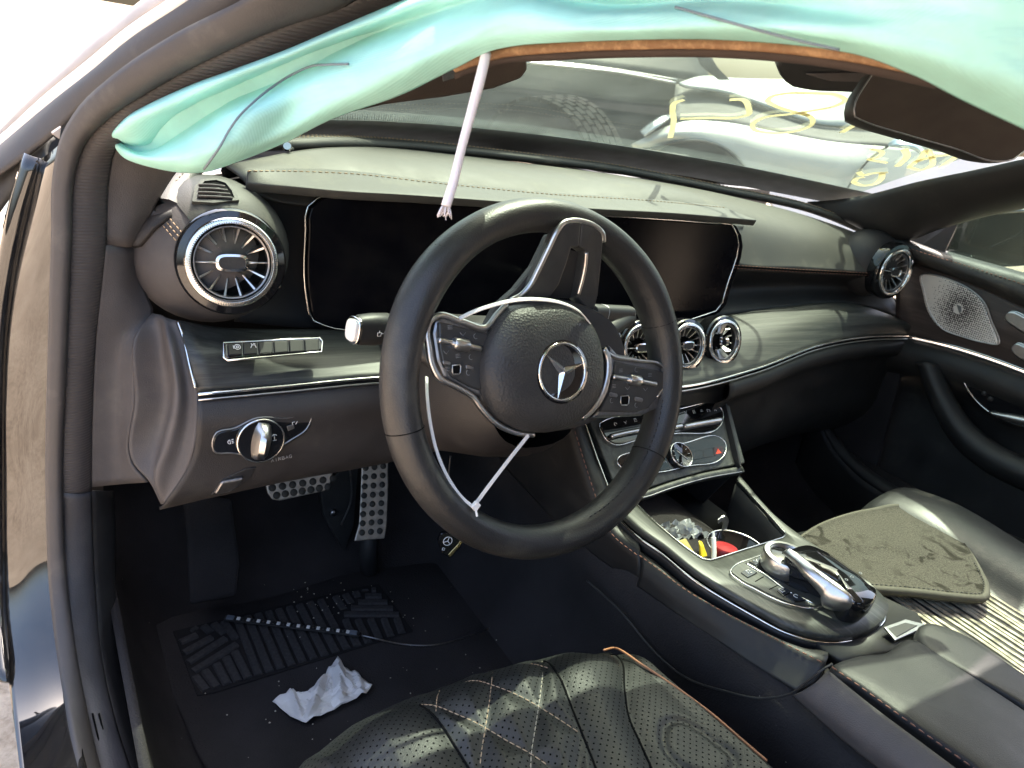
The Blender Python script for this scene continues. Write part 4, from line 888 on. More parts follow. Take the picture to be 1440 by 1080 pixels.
pedal('accelerator_pedal', 'tall metal accelerator pedal with three columns of dark round studs', [(508,648),(545,640),(545,690),(543,740),(540,757),(497,761),(504,736),(506,700)], hol, ap, .004, .0052, [([ap.at(520, 740, -.02), ap.at(518, 775, -.03), ap.at(520, 800, -.06)], .016)])
ph = thing('pedal_bracket', V(480, 720, y=.2), 'dark pedal bracket with a bolt between brake and accelerator', 'bracket')
prism('bracket_plate', [V(a, b, y=.20) for a, b in ((450,690),(480,660),(505,650),(498,740),(486,775),(478,768),(455,725))], (0, .015, 0), PLA_D, ph, bevel=.003)
lathe('bracket_bolt', [(0, .006), (.006, .006), (.007, .003), (.007, 0)], V(468, 720, y=.199), (0, -1, .1), SATIN_D, ph, 6)
tube('bracket_cable', VY([(490,650,.18),(494,680,.18),(493,705,.18),(480,738,.18)]), .0016, SATIN_D, ph, 6)
# footrest
fr_ = thing('footrest', V(290, 770, y=.12), 'dark carpeted footrest on the far left of the footwell', 'footrest')
FRP = Plane(V(290, 770, y=.13), (1, 0, 0), (0, .55, 1.)); FRP.plate('footrest_pad', [(255,690),(325,700),(336,790),(332,836),(265,850),(262,760)], 0, .012, carpet('footrest_carpet', (.022, .020, .020), .2), fr_, bevel=.006)
FRP.plate('footrest_wedge', [(262,700),(320,708),(330,790),(326,828),(270,842),(268,760)], -.04, .04, CARP, fr_, bevel=.003)
# ------------------------------------------------------------------ heel pad with ribs
hm = thing('floor_mat', V(410, 900, z=-.615), 'black carpet floor mat with a ribbed rubber heel pad', 'floor mat')
MZ = -.606
mk('mat_base', [p for p in cr(VZ([(215,880,MZ),(258,1010,MZ),(300,1090,MZ),(560,1040,MZ),(760,930,MZ),(700,800,MZ),(560,790,MZ),(380,840,MZ)]), 40, True)], [tuple(range(40))], carpet('mat_pile', (.032, .0295, .030), .3), hm, solid=.010, off=-1, bevel=.003)
HZ = Plane((0, 0, MZ+.003), (1, 0, 0), (0, 1, 0)); padpoly = [(243,889),(277,980),(300,976),(581,889),(532,823),(510,826)]
HZ.plate('heel_pad', padpoly, -.003, .003, PADB, hm, bevel=.0015)
Z3 = lambda a, b: (220 + a/3.6, 780 + b/3.6)
P_TL, P_TR, P_BR, P_BL = (88,390), (1100,165), (1292,392), (215,708)
def edge(a, b, t): return (a[0]+(b[0]-a[0])*t, a[1]+(b[1]-a[1])*t)
ribs = []
for i in range(9):
    t = .315 + .052*i; s_ = .285 + .052*i
    ribs.append((edge(P_TL, P_TR, t), edge(P_BL, P_BR, s_)))
for i in range(5):   # lower left comb
    top = [(190,612),(240,582),(300,548),(350,515),(395,485)][i]; ribs.append((top, edge(P_BL, P_BR, .04 + .049*i)))
for i in range(4):   # chevrons, upper left
    a = [(110,450),(128,505),(150,555),(175,600)][i]; b = [(215,405),(290,415),(358,420),(415,450)][i]; ribs.append((a, b))
    c_ = edge(P_TL, P_TR, .04 + .052*i + .05); ribs.append((c_, (b[0]-6, b[1]-14)))
for i in range(5):   # chevrons, upper right
    y0 = 178 + 31*i; xl = [1080,1048,1012,975,940][i]; xr = [1120,1148,1178,1206,1236][i]
    ribs.append(((xl, y0 + 2), (xr, y0 + 3)))
    if i < 4: ribs.append((edge(P_TL, P_TR, .955 - .05*i), (xl - 22, y0 + 12)))
for i in range(5):
    a = [(955,325),(1018,325),(1082,322),(1150,320),(1215,318)][i]; ribs.append((a, edge(P_BL, P_BR, .750 + .052*i)))
for a, b in ribs:
    pa, pb = HZ.at(*Z3(*a), .0), HZ.at(*Z3(*b), .0); d = nrm(pb-pa); s_ = np.cross(d, [0, 0, 1]); q = []
    for p, k in ((pa + d*.003, 1), (pb - d*.003, 1)):
        for o_, h in ((-.0062, 0), (-.0046, .0034), (.0046, .0034), (.0062, 0)): q.append(p + s_*o_ + np.array([0, 0, h]))
    mk('rib', q, [(0,1,5,4),(1,2,6,5),(2,3,7,6),(0,1,2,3),(4,5,6,7)], PADC, hm, smooth=False, bevel=.0008)
# LED strip with its lead
ls_a, ls_b = V(316, 870, z=MZ+.013), V(506, 893, z=MZ+.013)
led = thing('led_strip', (ls_a+ls_b)/2, 'thin strip of small white LEDs lying across the heel pad', 'light strip')
d = nrm(ls_b - ls_a); sv = nrm(np.cross([0, 0, 1], d)); L_ = np.linalg.norm(ls_b - ls_a)
prism('strip_body', [ls_a + sv*.0055, ls_b + sv*.0055, ls_b - sv*.0055, ls_a - sv*.0055], (0, 0, .003), PLA_D, led, bevel=.0008)
for t in (.04, .95): prism('end_sleeve', [ls_a + d*L_*(t-.028) + sv*.0045, ls_a + d*L_*(t+.028) + sv*.0045, ls_a + d*L_*(t+.028) - sv*.0045, ls_a + d*L_*(t-.028) - sv*.0045], (0, 0, .0048), plain('grey_sleeve', (.14, .16, .19), .35), led, bevel=.001)
for k in range(12):
    c = ls_a + d*L_*(.10 + .0735*k); prism('led', [c + sv*.003 + d*.0025, c + sv*.003 - d*.0025, c - sv*.003 - d*.0025, c - sv*.003 + d*.0025], (0, 0, .0044), WHITEP, led, bevel=.0004)
    if k < 11:
        c = c + d*L_*.037; prism('resistor', [c + sv*.0015 + d*.0012, c + sv*.0015 - d*.0012, c - sv*.0015 - d*.0012, c - sv*.0015 + d*.0012], (0, 0, .0038), SATIN_D, led, bevel=0)
tube('lead_wire', [ls_b, V(520, 896, z=MZ+.014), V(560, 905, z=MZ+.004), V(610, 907, z=MZ+.003), V(662, 893, z=MZ+.002), V(720, 868, z=MZ+.002), V(765, 845, z=MZ+.003), V(795, 822, z=MZ+.01), V(825, 816, z=MZ+.02)], .0013, SATIN_D, led, 6, k=70)
cbl = tag(tube('black_cable', VX([(825,816,-.19),(850,838,-.185),(866,853,-.185),(890,880,-.182),(905,899,-.180),(960,950,-.182),(1020,972,-.186),(1075,982,-.187),(1112,975,-.184),(1140,955,-.181),(1158,941,-.176),(1170,934,-.160)]), .0014, PLA_D, None, 6, k=90), 'thin black cable hanging along the carpeted tunnel up to the armrest', 'cable')
# tissue
tp_ = [(383,989),(402,979),(425,978),(452,962),(462,942),(474,934),(498,950),(523,966),(515,978),(480,995),(430,1020),(408,1010)]
tq = np.array([V(a, b, z=MZ+.006) for a, b in tp_]); tc = V(458, 976, z=MZ+.006)
def lin(p, per):
    p = np.vstack([p, p[:1]]); return np.array([p[i]*(1-u) + p[i+1]*u for i in range(len(p)-1) for u in np.linspace(0, 1, per, endpoint=False)])
tq = lin(tq, 5); nq = len(tq); rows = []
flds = [(V(a, b, z=MZ), V(c, d, z=MZ), h_, w_) for a, b, c, d, h_, w_ in ((405,979,420,1012,.010,.006),(452,962,436,1018,.014,.008),(428,978,470,1000,-.005,.006),(474,936,478,994,.013,.009),(464,950,505,984,.008,.005),(498,950,508,980,.009,.006),(392,990,450,986,.007,.006),(440,992,512,974,-.006,.007))]
def fold(q):
    h = .004
    for a, b, h_, w_ in flds:
        d = (b-a)[:2]; L = np.linalg.norm(d); d = d/L; r_ = (q-a)[:2]; u = r_.dot(d); v_ = abs(r_[0]*d[1] - r_[1]*d[0])
        if -.01 < u < L+.01: h += h_*max(0, 1 - v_/w_)*min(1, (u+.01)/.012, (L+.01-u)/.012)
    return max(.0005, h)
for k in np.linspace(1, .02, 22): rows.append([tc + (p - tc)*k + np.array([0, 0, fold(tc + (p - tc)*k) + .004*(1-k) + .0006*RNG.normal()]) for p in tq])
tis = thing('crumpled_tissue', tc, 'crumpled white paper tissue on the black carpet before the seat', 'tissue')
mk('tissue_sheet', np.array(rows).reshape(-1, 3), gridfaces(nq, 22, True), TISS, tis, solid=.0008, auto=32)
# hanging remote key
kc_ = V(631, 764, y=-.115); kf = thing('key_fob', kc_, 'small black remote key with white emblem hanging below the steering wheel', 'key')
KF = Plane(kc_, np.array([.9, -.2, -.3]), np.array([.25, .1, 1.]))
KF.plate('key_body', [(614,757),(618,746),(634,744),(649,756),(646,766),(631,783),(618,774)], 0, .008, GLOSS, kf, bevel=.002)
KF.plate('key_edge', [(648,757),(650,762),(634,781),(631,783),(630,779),(644,764)], .007, .002, plain('brass_edge', (.55, .42, .2), .2, .9), kf, bevel=.0005)
q = KF.loc(KF.at(627, 757)); strokes('emblem', KF, [[(q[0]+x*.0062, q[1]+y*.0062) for x, y in s] for s in [circ(1, 16), [(0, 0), (0, 1)], [(0, 0), (.86, -.5)], [(0, 0), (-.86, -.5)]]], PRINT, kf, .0005, .0085)
icon(KF, 621, 768, [[(-.5, -.5), (.5, -.5), (.5, .5), (-.5, .5), (-.5, -.5)]], .003, PRINT, kf, .0004, .0085)
tube('key_cord', [kc_ + np.array([0, .004, .012]), kc_ + np.array([0, .02, .05]), kc_ + np.array([0, .03, .12])], .0012, PLA_D, kf, 6)

# ------------------------------------------------------------------ driver seat
ds = thing('driver_seat', (-.43, -.7, -.62), 'black perforated leather driver seat with diamond quilting and orange piping', 'car seat')
SX0, SX1, SY0, SY1 = -.675, -.215, -.315, -1.02
def seat_base(x, y):
    u = (x + .445)/.23; z = -.324 - 1.05*min(abs(x + .445), .17)**2; k = min(1, max(0, (-.42 - y)/.2))
    if y > -.4125: z -= 8*(y + .4125)**2
    z += k*(.030*max(0, abs(u) - .52)**1.3/.35 + .018*min(1, abs(u)/.74)**2) - .06*max(0, abs(u) - .80)**1.2/.14
    z -= k*.012
    if u < -.6: z -= .020*min(1, (-.6-u)/.3)
    return z
def on_seat(px, py, h=0.0):
    r = ray(px, py); best = (9, None)
    for t in np.linspace(.3, 1.1, 800):
        p = CAM + t*r
        if p[1] > -.338: break
        g_ = p[2] - seat_base(p[0], p[1]) - h
        if g_ < 0: return p
        if g_ < best[0]: best = (g_, p - np.array([0, 0, g_]))
    return best[1]
ZS = lambda l: [(480 + a/3, 720 + b/3) for a, b in l]
lines = {
 'a': [(1060,568),(1130,600),(1185,640),(1195,760),(1215,880),(1260,980),(1310,1090)],       # bolster seam
 'b': [(855,632),(900,670),(930,720),(960,800),(1000,900),(1040,1000),(1075,1090)],           # panel seam right
 'c': [(330,818),(390,865),(440,930),(490,1010),(540,1090)],                                  # panel seam left
 'd': [(848,625),(845,720),(832,820),(815,930),(800,1030),(798,1090)], 'e': [(640,668),(632,735),(620,830),(606,920),(590,1020),(583,1090)], 'f': [(415,750),(402,800),(398,855)],
 'g': [(330,815),(400,822),(470,850),(540,880),(608,915),(700,970),(800,1025),(880,1080)], 'h': [(490,722),(560,715),(640,735),(740,775),(832,825),(920,880),(1010,940)], 'i': [(690,660),(740,645),(800,645),(850,655),(890,668)],
 'j': [(1010,940),(1008,1020),(1000,1090)] }
P3 = {k: [on_seat(*q) for q in ZS(v)] for k, v in lines.items()}
cl = {k: cr(v, 60) for k, v in P3.items()}; allp = np.vstack([cl[k] for k in 'abcdefghij'])[:, :2]
oval = [on_seat(*q) for q in ZS([(1350,960),(1365,920),(1410,905),(1480,930),(1560,990),(1640,1060),(1640,1120),(1420,1090),(1365,1020)])]
ov = cr(oval, 50, True); ovp = ov[:, :2]
nx, ny = 190, 240; v = []
for j in range(ny):
    y = SY0 + (SY1-SY0)*j/(ny-1)
    for i in range(nx):
        x = SX0 + (SX1-SX0)*i/(nx-1); u = (x + .445)/.23
        yf = y - .03*max(0, abs(u) - .6)**1.5 
        z = seat_base(x, y); dd = np.sqrt(((allp - [x, y])**2).sum(1).min()); do = np.sqrt(((ovp - [x, y])**2).sum(1).min())
        z += .0100*(1 - math.exp(-(dd/.017)**1.2)) - .004*math.exp(-(do/.005)**2)
        v.append((x, yf, z))
v = np.array(v); top_n = len(v)
fronts = []
for k in range(1, 9):
    t = k/8; row = v[:nx].copy(); row[:, 1] += .016*math.sin(t*math.pi)*1.0 - .03*t*t; row[:, 2] -= .16*t; fronts.append(row)
sides = []
faces = gridfaces(nx, ny); vv = list(v); prev = list(range(nx))
for row in fronts:
    b = len(vv); vv += list(row); faces += [(prev[i], prev[i+1], b+i+1, b+i) for i in range(nx-1)]; prev = list(range(b, b+nx))
for side in (0, nx-1):
    prev = [j*nx + side for j in range(ny)]; sg = -1 if side == 0 else 1
    for k in range(1, 7):
        t = k/6; b = len(vv); row = v[[j*nx + side for j in range(ny)]].copy(); row[:, 0] += sg*(.012*math.sin(t*math.pi) - .02*t); row[:, 2] -= .15*t; vv += list(row)
        faces += [(prev[j], prev[j+1], b+j+1, b+j) for j in range(ny-1)]; prev = list(range(b, b+ny))
cush = mk('cushion', vv, faces, LEA_P, ds)
LIFT = np.array([0, 0, .0012])
for k in 'defghi': stitch('diamond_stitching', [p + LIFT for p in P3[k]], plain('pale_thread', (.40, .36, .28), .8) if k == 'd' else STIT, ds, .0006, .005, .0018)
for k in 'abc': tube('panel_seam', [p + np.array([0, 0, .0012]) for p in P3[k]], .0013, GAP, ds, 6, k=60)
piper = [on_seat(*q) for q in ZS([(1105,574),(1140,586),(1180,620),(1250,670),(1340,730),(1440,800),(1560,890),(1680,990),(1780,1080)])]
tube('piping', [p + np.array([.002, 0, .0095]) for p in piper], .0014, PIPE, ds, 8, k=60)
pl_ = VY([(456,1082,-.392),(462,1062,-.384),(474,1045,-.376),(486,1058,-.40),(492,1085,-.43)])
tube('piping', [on_seat(452,1085) + LIFT*2, on_seat(470,1046) + LIFT*3, on_seat(486,1062) + LIFT*3, on_seat(494,1090) + LIFT*3], .0024, PIPE, ds, 8)
mk('bolster_insert', [p + np.array([0, 0, .0022]) for p in ov], [tuple(range(50))], leather('slate_perforated_leather', (.028, .031, .042), .42, 1000, .3, dust=.05, perf=.0062), ds)
def block(name, x0, x1, y0, y1, z0, z1, mat, par, tilt=0, bev=.04):
    v = [(x, y + (tilt if z == z1 else 0), z) for z in (z0, z1) for x, y in ((x0, y0), (x1, y0), (x1, y1), (x0, y1))]
    return mk(name, v, [(0,1,2,3),(4,5,6,7),(0,1,5,4),(1,2,6,5),(2,3,7,6),(3,0,4,7)], mat, par, bevel=bev, seg=4)
block('seat_base', -.62, -.24, -.45, -1.0, -.60, -.46, PLA_D, ds, bev=.01)
block('backrest', -.66, -.22, -1.00, -1.16, -.42, .22, LEA_S, ds, -.16)
# ------------------------------------------------------------------ passenger seat
ps = thing('passenger_seat', (.3, -.7, -.62), 'dusty black passenger seat with pale ribbed cushion beyond the armrest', 'car seat')
PZ = -.338
rws = []
for x, dz in ((.085, -.12), (.088, -.03), (.10, -.006), (.13, .0), (.20, .0), (.28, .0), (.325, .004), (.36, .030), (.42, .042), (.47, .030), (.50, -.02), (.51, -.12)):
    rws.append([(x, -.255, PZ+dz-.06), (x, -.27, PZ+dz-.012), (x, -.31, PZ+dz), (x, -.5, PZ+dz), (x, -.75, PZ+dz-.004), (x, -1.05, PZ+dz-.01)])
g = np.array([cr(r, 50) for r in rws]); g = np.array([cr(g[:, i], 60) for i in range(50)])
mk('cushion', g.reshape(-1, 3), gridfaces(60, 50), leather('dusty_seat_leather', (.026, .027, .027), .36, 700, .3, dust=.35), ps)
RIBM = plain('dusty_cream_rib', (.42, .385, .29), .8, vs=70, var=.55); RIBD = plain('perforated_dark_band', (.05, .045, .042), .6, vs=500, var=.6)
mk('rib_ground', [(.10, -.40, PZ+.0018), (.325, -.40, PZ+.0025), (.325, -.86, PZ+.0025), (.10, -.86, PZ+.0018)], [(0,1,2,3)], RIBD, ps, solid=.001)
for k in range(19):
    x = .103 + .0117*k
    jx = RNG.uniform(-.0012, .0012); p = [np.array([x + jx + .0022*math.sin(t*7+k*1.7), -.40 - .46*t, PZ + .0030 + .0006*math.sin(t*20+k)]) for t in np.linspace(0, 1, 14)]
    ribbon('rib', p, .0058, .0034, np.array([0, 0, 1.]), RIBM, ps, 14)
block('backrest', .12, .50, -1.02, -1.18, -.40, .25, LEA_S, ps, -.16)
block('seat_base', .12, .48, -.40, -1.0, -.60, -.44, PLA_D, ps, bev=.01)
# the floor mat thrown on the passenger seat
pm = thing('loose_floor_mat', V(1260, 770, z=-.315), 'dusty grey carpet floor mat thrown on the passenger seat', 'floor mat')
mo = [(1100,778),(1129,755),(1150,741),(1184,727),(1225,717),(1282,713),(1308,722),(1339,743),(1360,771),(1378,802),(1388,826),(1384,838),(1352,837),(1287,830),(1235,826),(1170,822),(1120,806)]
MB_ = -.308; mq = cr(np.array([V(a, b, z=MB_) for a, b in mo]), 80, True); mcn = mq.mean(axis=0); rows = []
for k, h in ((1.0, -.012), (1.006, -.006), (1.0, .0), (.985, .0015), (.97, .0005), (.8, .001), (.55, .002), (.3, .001), (.04, .001)):
    rows.append([mcn + (p-mcn)*k + np.array([0, 0, h + .0015*math.sin(p[0]*19)*(1-k) + .002*math.sin(p[1]*17 + p[0]*7)]) for p in mq])
mm_, mt_, mb_ = newmat('dusty_mat_pile'); co = coords(mt_); n = N(mt_, 'TexNoise', Scale=480, Detail=4); mt_.links.new(co, n.inputs['Vector'])
n2 = N(mt_, 'TexNoise', Scale=26, Detail=4, Distortion=1.2); mt_.links.new(co, n2.inputs['Vector']); n3 = N(mt_, 'TexNoise', Scale=5, Detail=3); mt_.links.new(co, n3.inputs['Vector'])
r1 = ramp(mt_, n.outputs[0], [(.3, (.054, .050, .042)), (.7, (.104, .097, .081))]); r2 = ramp(mt_, n2.outputs[0], [(.55, (0, 0, 0)), (.63, (1, 1, 1))]); r3 = ramp(mt_, n3.outputs[0], [(.42, (0, 0, 0)), (.55, (.9, .9, .9))])
mu = N(mt_, 'Math', operation='MULTIPLY'); mt_.links.new(r2.outputs[0], mu.inputs[0]); mt_.links.new(r3.outputs[0], mu.inputs[1]); mx = N(mt_, 'MixRGB'); mt_.links.new(mu.outputs[0], mx.inputs[0]); mt_.links.new(r1.outputs[0], mx.inputs[1]); mx.inputs[2].default_value = (.026, .024, .019, 1)
mt_.links.new(mx.outputs[0], mb_.inputs['Base Color']); mb_.inputs['Roughness'].default_value = 1; mb_.inputs['Specular IOR Level'].default_value = .1; bump(mt_, mb_, n.outputs[0], .6, .002)
mk('mat_pile', np.array(rows).reshape(-1, 3), gridfaces(80, 9, True) + [tuple(range(640, 720))], mm_, pm)
tube('mat_binding', [p + np.array([0, 0, -.004]) for p in mq], .0058, plain('olive_binding', (.080, .074, .056), .8), pm, 8, raw=True, closed=True)
sm_ = [mcn + (p-mcn)*.965 + np.array([0, 0, .0022]) for p in mq]
stitch('binding_stitching', sm_[45:75], PLA_D, pm, .0008, .004, .003)
# ------------------------------------------------------------------ passenger door
pd = thing('passenger_door', (.76, -.4, -.6), 'closed passenger door with dark wood panel, metal speaker grille and leather armrest', 'car door')
belt0 = VX([(1238,333,.655),(1262,340,.675),(1318,358,.70),(1375,374,.715),(1450,396,.72),(1560,430,.72),(1700,470,.72)])
belt1 = VX([(1246,345,.665),(1270,356,.685),(1340,378,.70),(1390,396,.705),(1450,420,.708),(1560,462,.708),(1700,515,.708)])
wtop = VX([(1262,352,.70),(1276,364,.72),(1340,388,.732),(1390,408,.735),(1450,436,.735),(1560,486,.735),(1700,550,.735)])
chl = VX([(1262,471,.735),(1281,472,.735),(1330,483,.735),(1390,501,.735),(1450,523,.735),(1560,568,.735),(1700,630,.735)])
loft('door_top_roll', [[p + np.array([.05, 0, .004]) for p in belt0], belt0, belt1, [p + np.array([-.004, 0, .002]) for p in wtop], wtop], leather('door_top_leather', (.034, .033, .031), .5, 800, .3, dust=.2), pd, n=60, m=26, solid=.003)
stitch('door_stitching', [p*.6 + q*.4 + np.array([-.004, 0, .003]) for p, q in zip(cr(belt0, 40), cr(belt1, 40))], STIR, pd, .0007)
wmid = [p*.5 + q*.5 + np.array([-.006, 0, 0]) for p, q in zip(cr(wtop, 14), cr(chl, 14))]
loft('wood_panel', [wtop, wmid, chl], WOOD_D, pd, n=50, m=16, solid=.004)
tube('chrome_strip', [p + np.array([-.003, 0, 0]) for p in chl[1:]], .0024, CHROME, pd, 8, k=60)
tube('chrome_strip', [p + np.array([-.003, 0, -.006]) for p in chl[1:]], .0012, SATIN, pd, 6, k=60)
lb = [[p + np.array([dx, 0, dz]) for p in chl] for dx, dz in ((0, -.008), (-.020, -.022), (-.026, -.045), (-.010, -.075), (.02, -.10), (.025, -.25), (.0, -.40), (.0, -.50))]
loft('door_card', lb, LEA_S, pd, n=50, m=40, solid=.004)
# speaker grille
GP = Plane(V(1350, 430, x=.727), V(1400, 450, x=.729) - V(1300, 410, x=.727), np.array([0, 0, 1.]))
gq = smoothpoly([(1297,386),(1315,387),(1340,395),(1366,408),(1384,425),(1394,450),(1404,484),(1385,482),(1355,474),(1325,462),(1308,440),(1300,412)], 60)
gm_, gt_, gb_ = newmat('perforated_aluminium'); co = N(gt_, 'TexCoord').outputs['Object']; mp = N(gt_, 'Mapping'); gc = GP.at(1349, 434) - np.array([.76, -.4, -.6]); mp.inputs['Location'].default_value = tuple(-gc); gt_.links.new(co, mp.inputs[0])
v_ = N(gt_, 'TexVoronoi', Scale=255, Randomness=.25); gt_.links.new(mp.outputs[0], v_.inputs['Vector']); ln = N(gt_, 'VectorMath', operation='LENGTH'); gt_.links.new(mp.outputs[0], ln.inputs[0])
sz = ramp(gt_, ln.outputs['Value'], [(.0, (0, 0, 0)), (.008, (0, 0, 0)), (.012, (.9, .9, .9)), (.05, (.55, .55, .55)), (.085, (.40, .40, .40))]); mu = N(gt_, 'Math', operation='MULTIPLY'); gt_.links.new(sz.outputs[0], mu.inputs[0]); mu.inputs[1].default_value = .62
lt = N(gt_, 'Math', operation='LESS_THAN'); gt_.links.new(v_.outputs['Distance'], lt.inputs[0]); gt_.links.new(mu.outputs[0], lt.inputs[1]); mx = N(gt_, 'MixRGB'); gt_.links.new(lt.outputs[0], mx.inputs[0]); mx.inputs[1].default_value = (.78, .75, .71, 1); mx.inputs[2].default_value = (.05, .04, .04, 1)
gt_.links.new(mx.outputs[0], gb_.inputs['Base Color']); gb_.inputs['Roughness'].default_value = .38; im = N(gt_, 'Math', operation='SUBTRACT'); im.inputs[0].default_value = .35; gt_.links.new(lt.outputs[0], im.inputs[1]); gt_.links.new(im.outputs[0], gb_.inputs['Metallic'])
bump(gt_, gb_, lt.outputs[0], -.5, .001)
GP.plate('speaker_grille', gq, -.004, .008, gm_, pd, bevel=.002); tube('grille_rim', GP.poly(gq, .0045), .0014, SATIN, pd, 6, raw=True, closed=True)
mk('grille_mark', GP.poly([(1345,428),(1352,431),(1352,438),(1349,440)], .0048), [(0,1,2,3)], SATIN_D, pd, smooth=False, solid=.001)
for q in ([(1415,446),(1420,439),(1445,446),(1460,460),(1455,470),(1430,461)], [(1424,490),(1430,483),(1450,492),(1460,508),(1440,506),(1428,498)]):
    qq = smoothpoly(q, 24); GP.plate('seat_switch', qq, .002, .009, SATIN, pd, bevel=.003); tube('switch_rim', GP.poly(qq, .0035), .0016, CHROME, pd, 6, raw=True, closed=True)
# armrest bow, pull recess and inner handle
ao = VX([(1288,511,.70),(1298,540,.695),(1315,580,.69),(1340,622,.685),(1380,658,.68),(1450,694,.675),(1560,735,.67)])
ai = VX([(1322,516,.715),(1332,540,.71),(1350,572,.705),(1372,600,.70),(1405,626,.695),(1450,648,.69),(1560,690,.69)])
strip('armrest_bow', ao, ai, LEA_S, pd, bulge=.024, n=50, m=13, solid=.004)
stitch('bow_stitching', [p*.86 + q*.14 + np.array([-.012, -.004, .004]) for p, q in zip(cr(ao, 40), cr(ai, 40))], STIR, pd, .0008)
HPd = Plane(V(1400, 565, x=.715), np.array([.0, -1, .05]), np.array([0, 0, 1.]))
hq = smoothpoly([(1356,533),(1375,532),(1405,541),(1450,555),(1500,575),(1500,610),(1450,602),(1415,592),(1385,575),(1366,555)], 50)
HPd.plate('handle_recess', hq, -.004, .005, GLOSS, pd, bevel=.001); tube('recess_trim', HPd.poly(hq, .0015), .0017, CHROME, pd, 6, raw=True, closed=True)
strip('door_handle', [HPd.at(a, b, .004) for a, b in ((1390,580),(1420,583),(1460,592),(1500,604))], [HPd.at(a, b, .006) for a, b in ((1396,584),(1420,592),(1460,602),(1500,614))], SATIN, pd, bulge=.006, n=24, m=7)
for a, b in ((1384,553),(1393,561)): lathe('key_button', [(0, .003), (.004, .003), (.005, 0)], HPd.at(a, b, .001), HPd.n, PLA_D, pd, 14)
HPw = Plane(V(1412, 638, x=.70), np.array([0, -1, 0]), np.array([.3, 0, 1.])); HPw.plate('window_switch', [(1402,634),(1412,632),(1432,640),(1428,646),(1410,642)], .004, .005, SATIN, pd, bevel=.0015)
po = VX([(1146,560,.69),(1152,590,.685),(1168,625,.68),(1200,663,.675),(1260,704,.67),(1340,740,.665),(1450,785,.66)])
pi_ = VX([(1152,556,.71),(1160,590,.71),(1180,620,.71),(1212,652,.705),(1268,690,.70),(1345,724,.70),(1450,765,.70)])
strip('door_pocket_edge', po, pi_, PLA_D, pd, bulge=.010, n=50, m=9, solid=.004)
dl = [[p + np.array([dx, 0, dz]) for p in po] for dx, dz in ((0, 0), (.0, -.03), (.01, -.14), (.01, -.22))]; loft('door_pocket', dl, PLA_D, pd, n=40, m=16, solid=.004)
# door window and its frame
dw0 = [p + np.array([.035, 0, .0]) for p in cr(belt0[2:], 12)]
dw1 = [np.array([.745 - .19*min(1, max(0, (.10 - q[1])/.5))*1.0, q[1] - .02, .10 + .36*min(1, max(0.02, (.10 - q[1])/.62))]) for q in dw0]
loft('door_glass', [dw0, dw1], SIDEG, pd, n=12, m=10, lin=True, solid=.004)
# exterior mirror seen through the door glass
dm = thing('door_mirror', V(1400, 332, x=.92), 'dark exterior door mirror seen through the passenger window', 'door mirror')
MP = Plane(V(1400, 332, x=.93), np.array([.80, -.55, .0]), np.array([0, .05, 1.]))
mh = smoothpoly([(1325,352),(1333,330),(1350,306),(1390,300),(1450,296),(1520,300),(1520,360),(1450,372),(1380,374),(1340,366)], 50)
pl_ = np.array(MP.poly(mh, 0)); c_ = pl_.mean(axis=0); rows = [c_ + (pl_ - c_)*k + MP.n*h for k, h in ((.55, -.09), (.85, -.07), (.98, -.03), (1.0, .0), (.985, .006), (.95, .004))]
mk('mirror_housing', np.array(rows).reshape(-1, 3), gridfaces(50, 6, True) + [tuple(range(50))], plain('mirror_housing_plastic', (.02, .022, .021), .4, dust=.15), dm)
mk('mirror_glass', [c_ + (p - c_)*.94 + MP.n*.002 for p in pl_], [tuple(range(50))], plain('dim_mirror_glass', (.018, .02, .019), .12, spec=.35, var=.1), dm, smooth=False)
tube('mirror_top_edge', [MP.at(a, b, .008) for a, b in ((1350,305),(1390,300),(1450,296),(1510,298))], .004, SATIN_D, dm, 8)
prism('mirror_stalk', [V(a, b, x=.80) for a, b in ((1322,356),(1345,366),(1342,384),(1326,372))], (.13, .03, .01), PLA_D, dm, bevel=.004)

# ------------------------------------------------------------------ glove box side of the dash (child of the dashboard)
wbr = np.array([p for p in cr(wb, 160) if p[0] > .098]); gl = []
for dy, dz in ((-.001, -.010), (-.010, -.022), (-.010, -.036), (.01, -.055), (.015, -.10), (.02, -.18), (.08, -.26), (.25, -.30)): gl.append([p + np.array([0, dy, dz]) for p in wbr])
loft('glove_box', gl, LEA_S, dash, n=50, m=40, solid=.003)
wbl = np.array([p for p in cr(wb, 160) if -.42 < p[0] < -.172]); gl = []
for dy, dz in ((.002, -.010), (.012, -.05), (.06, -.10), (.2, -.14)): gl.append([p + np.array([0, dy, dz]) for p in wbl])
loft('knee_panel', gl, PLA, dash, n=30, m=20, solid=.003)
tube('knee_trim', [p + np.array([0, .004, -.052]) for p in wbl[::6]], .0012, SATIN_D, dash, 6)

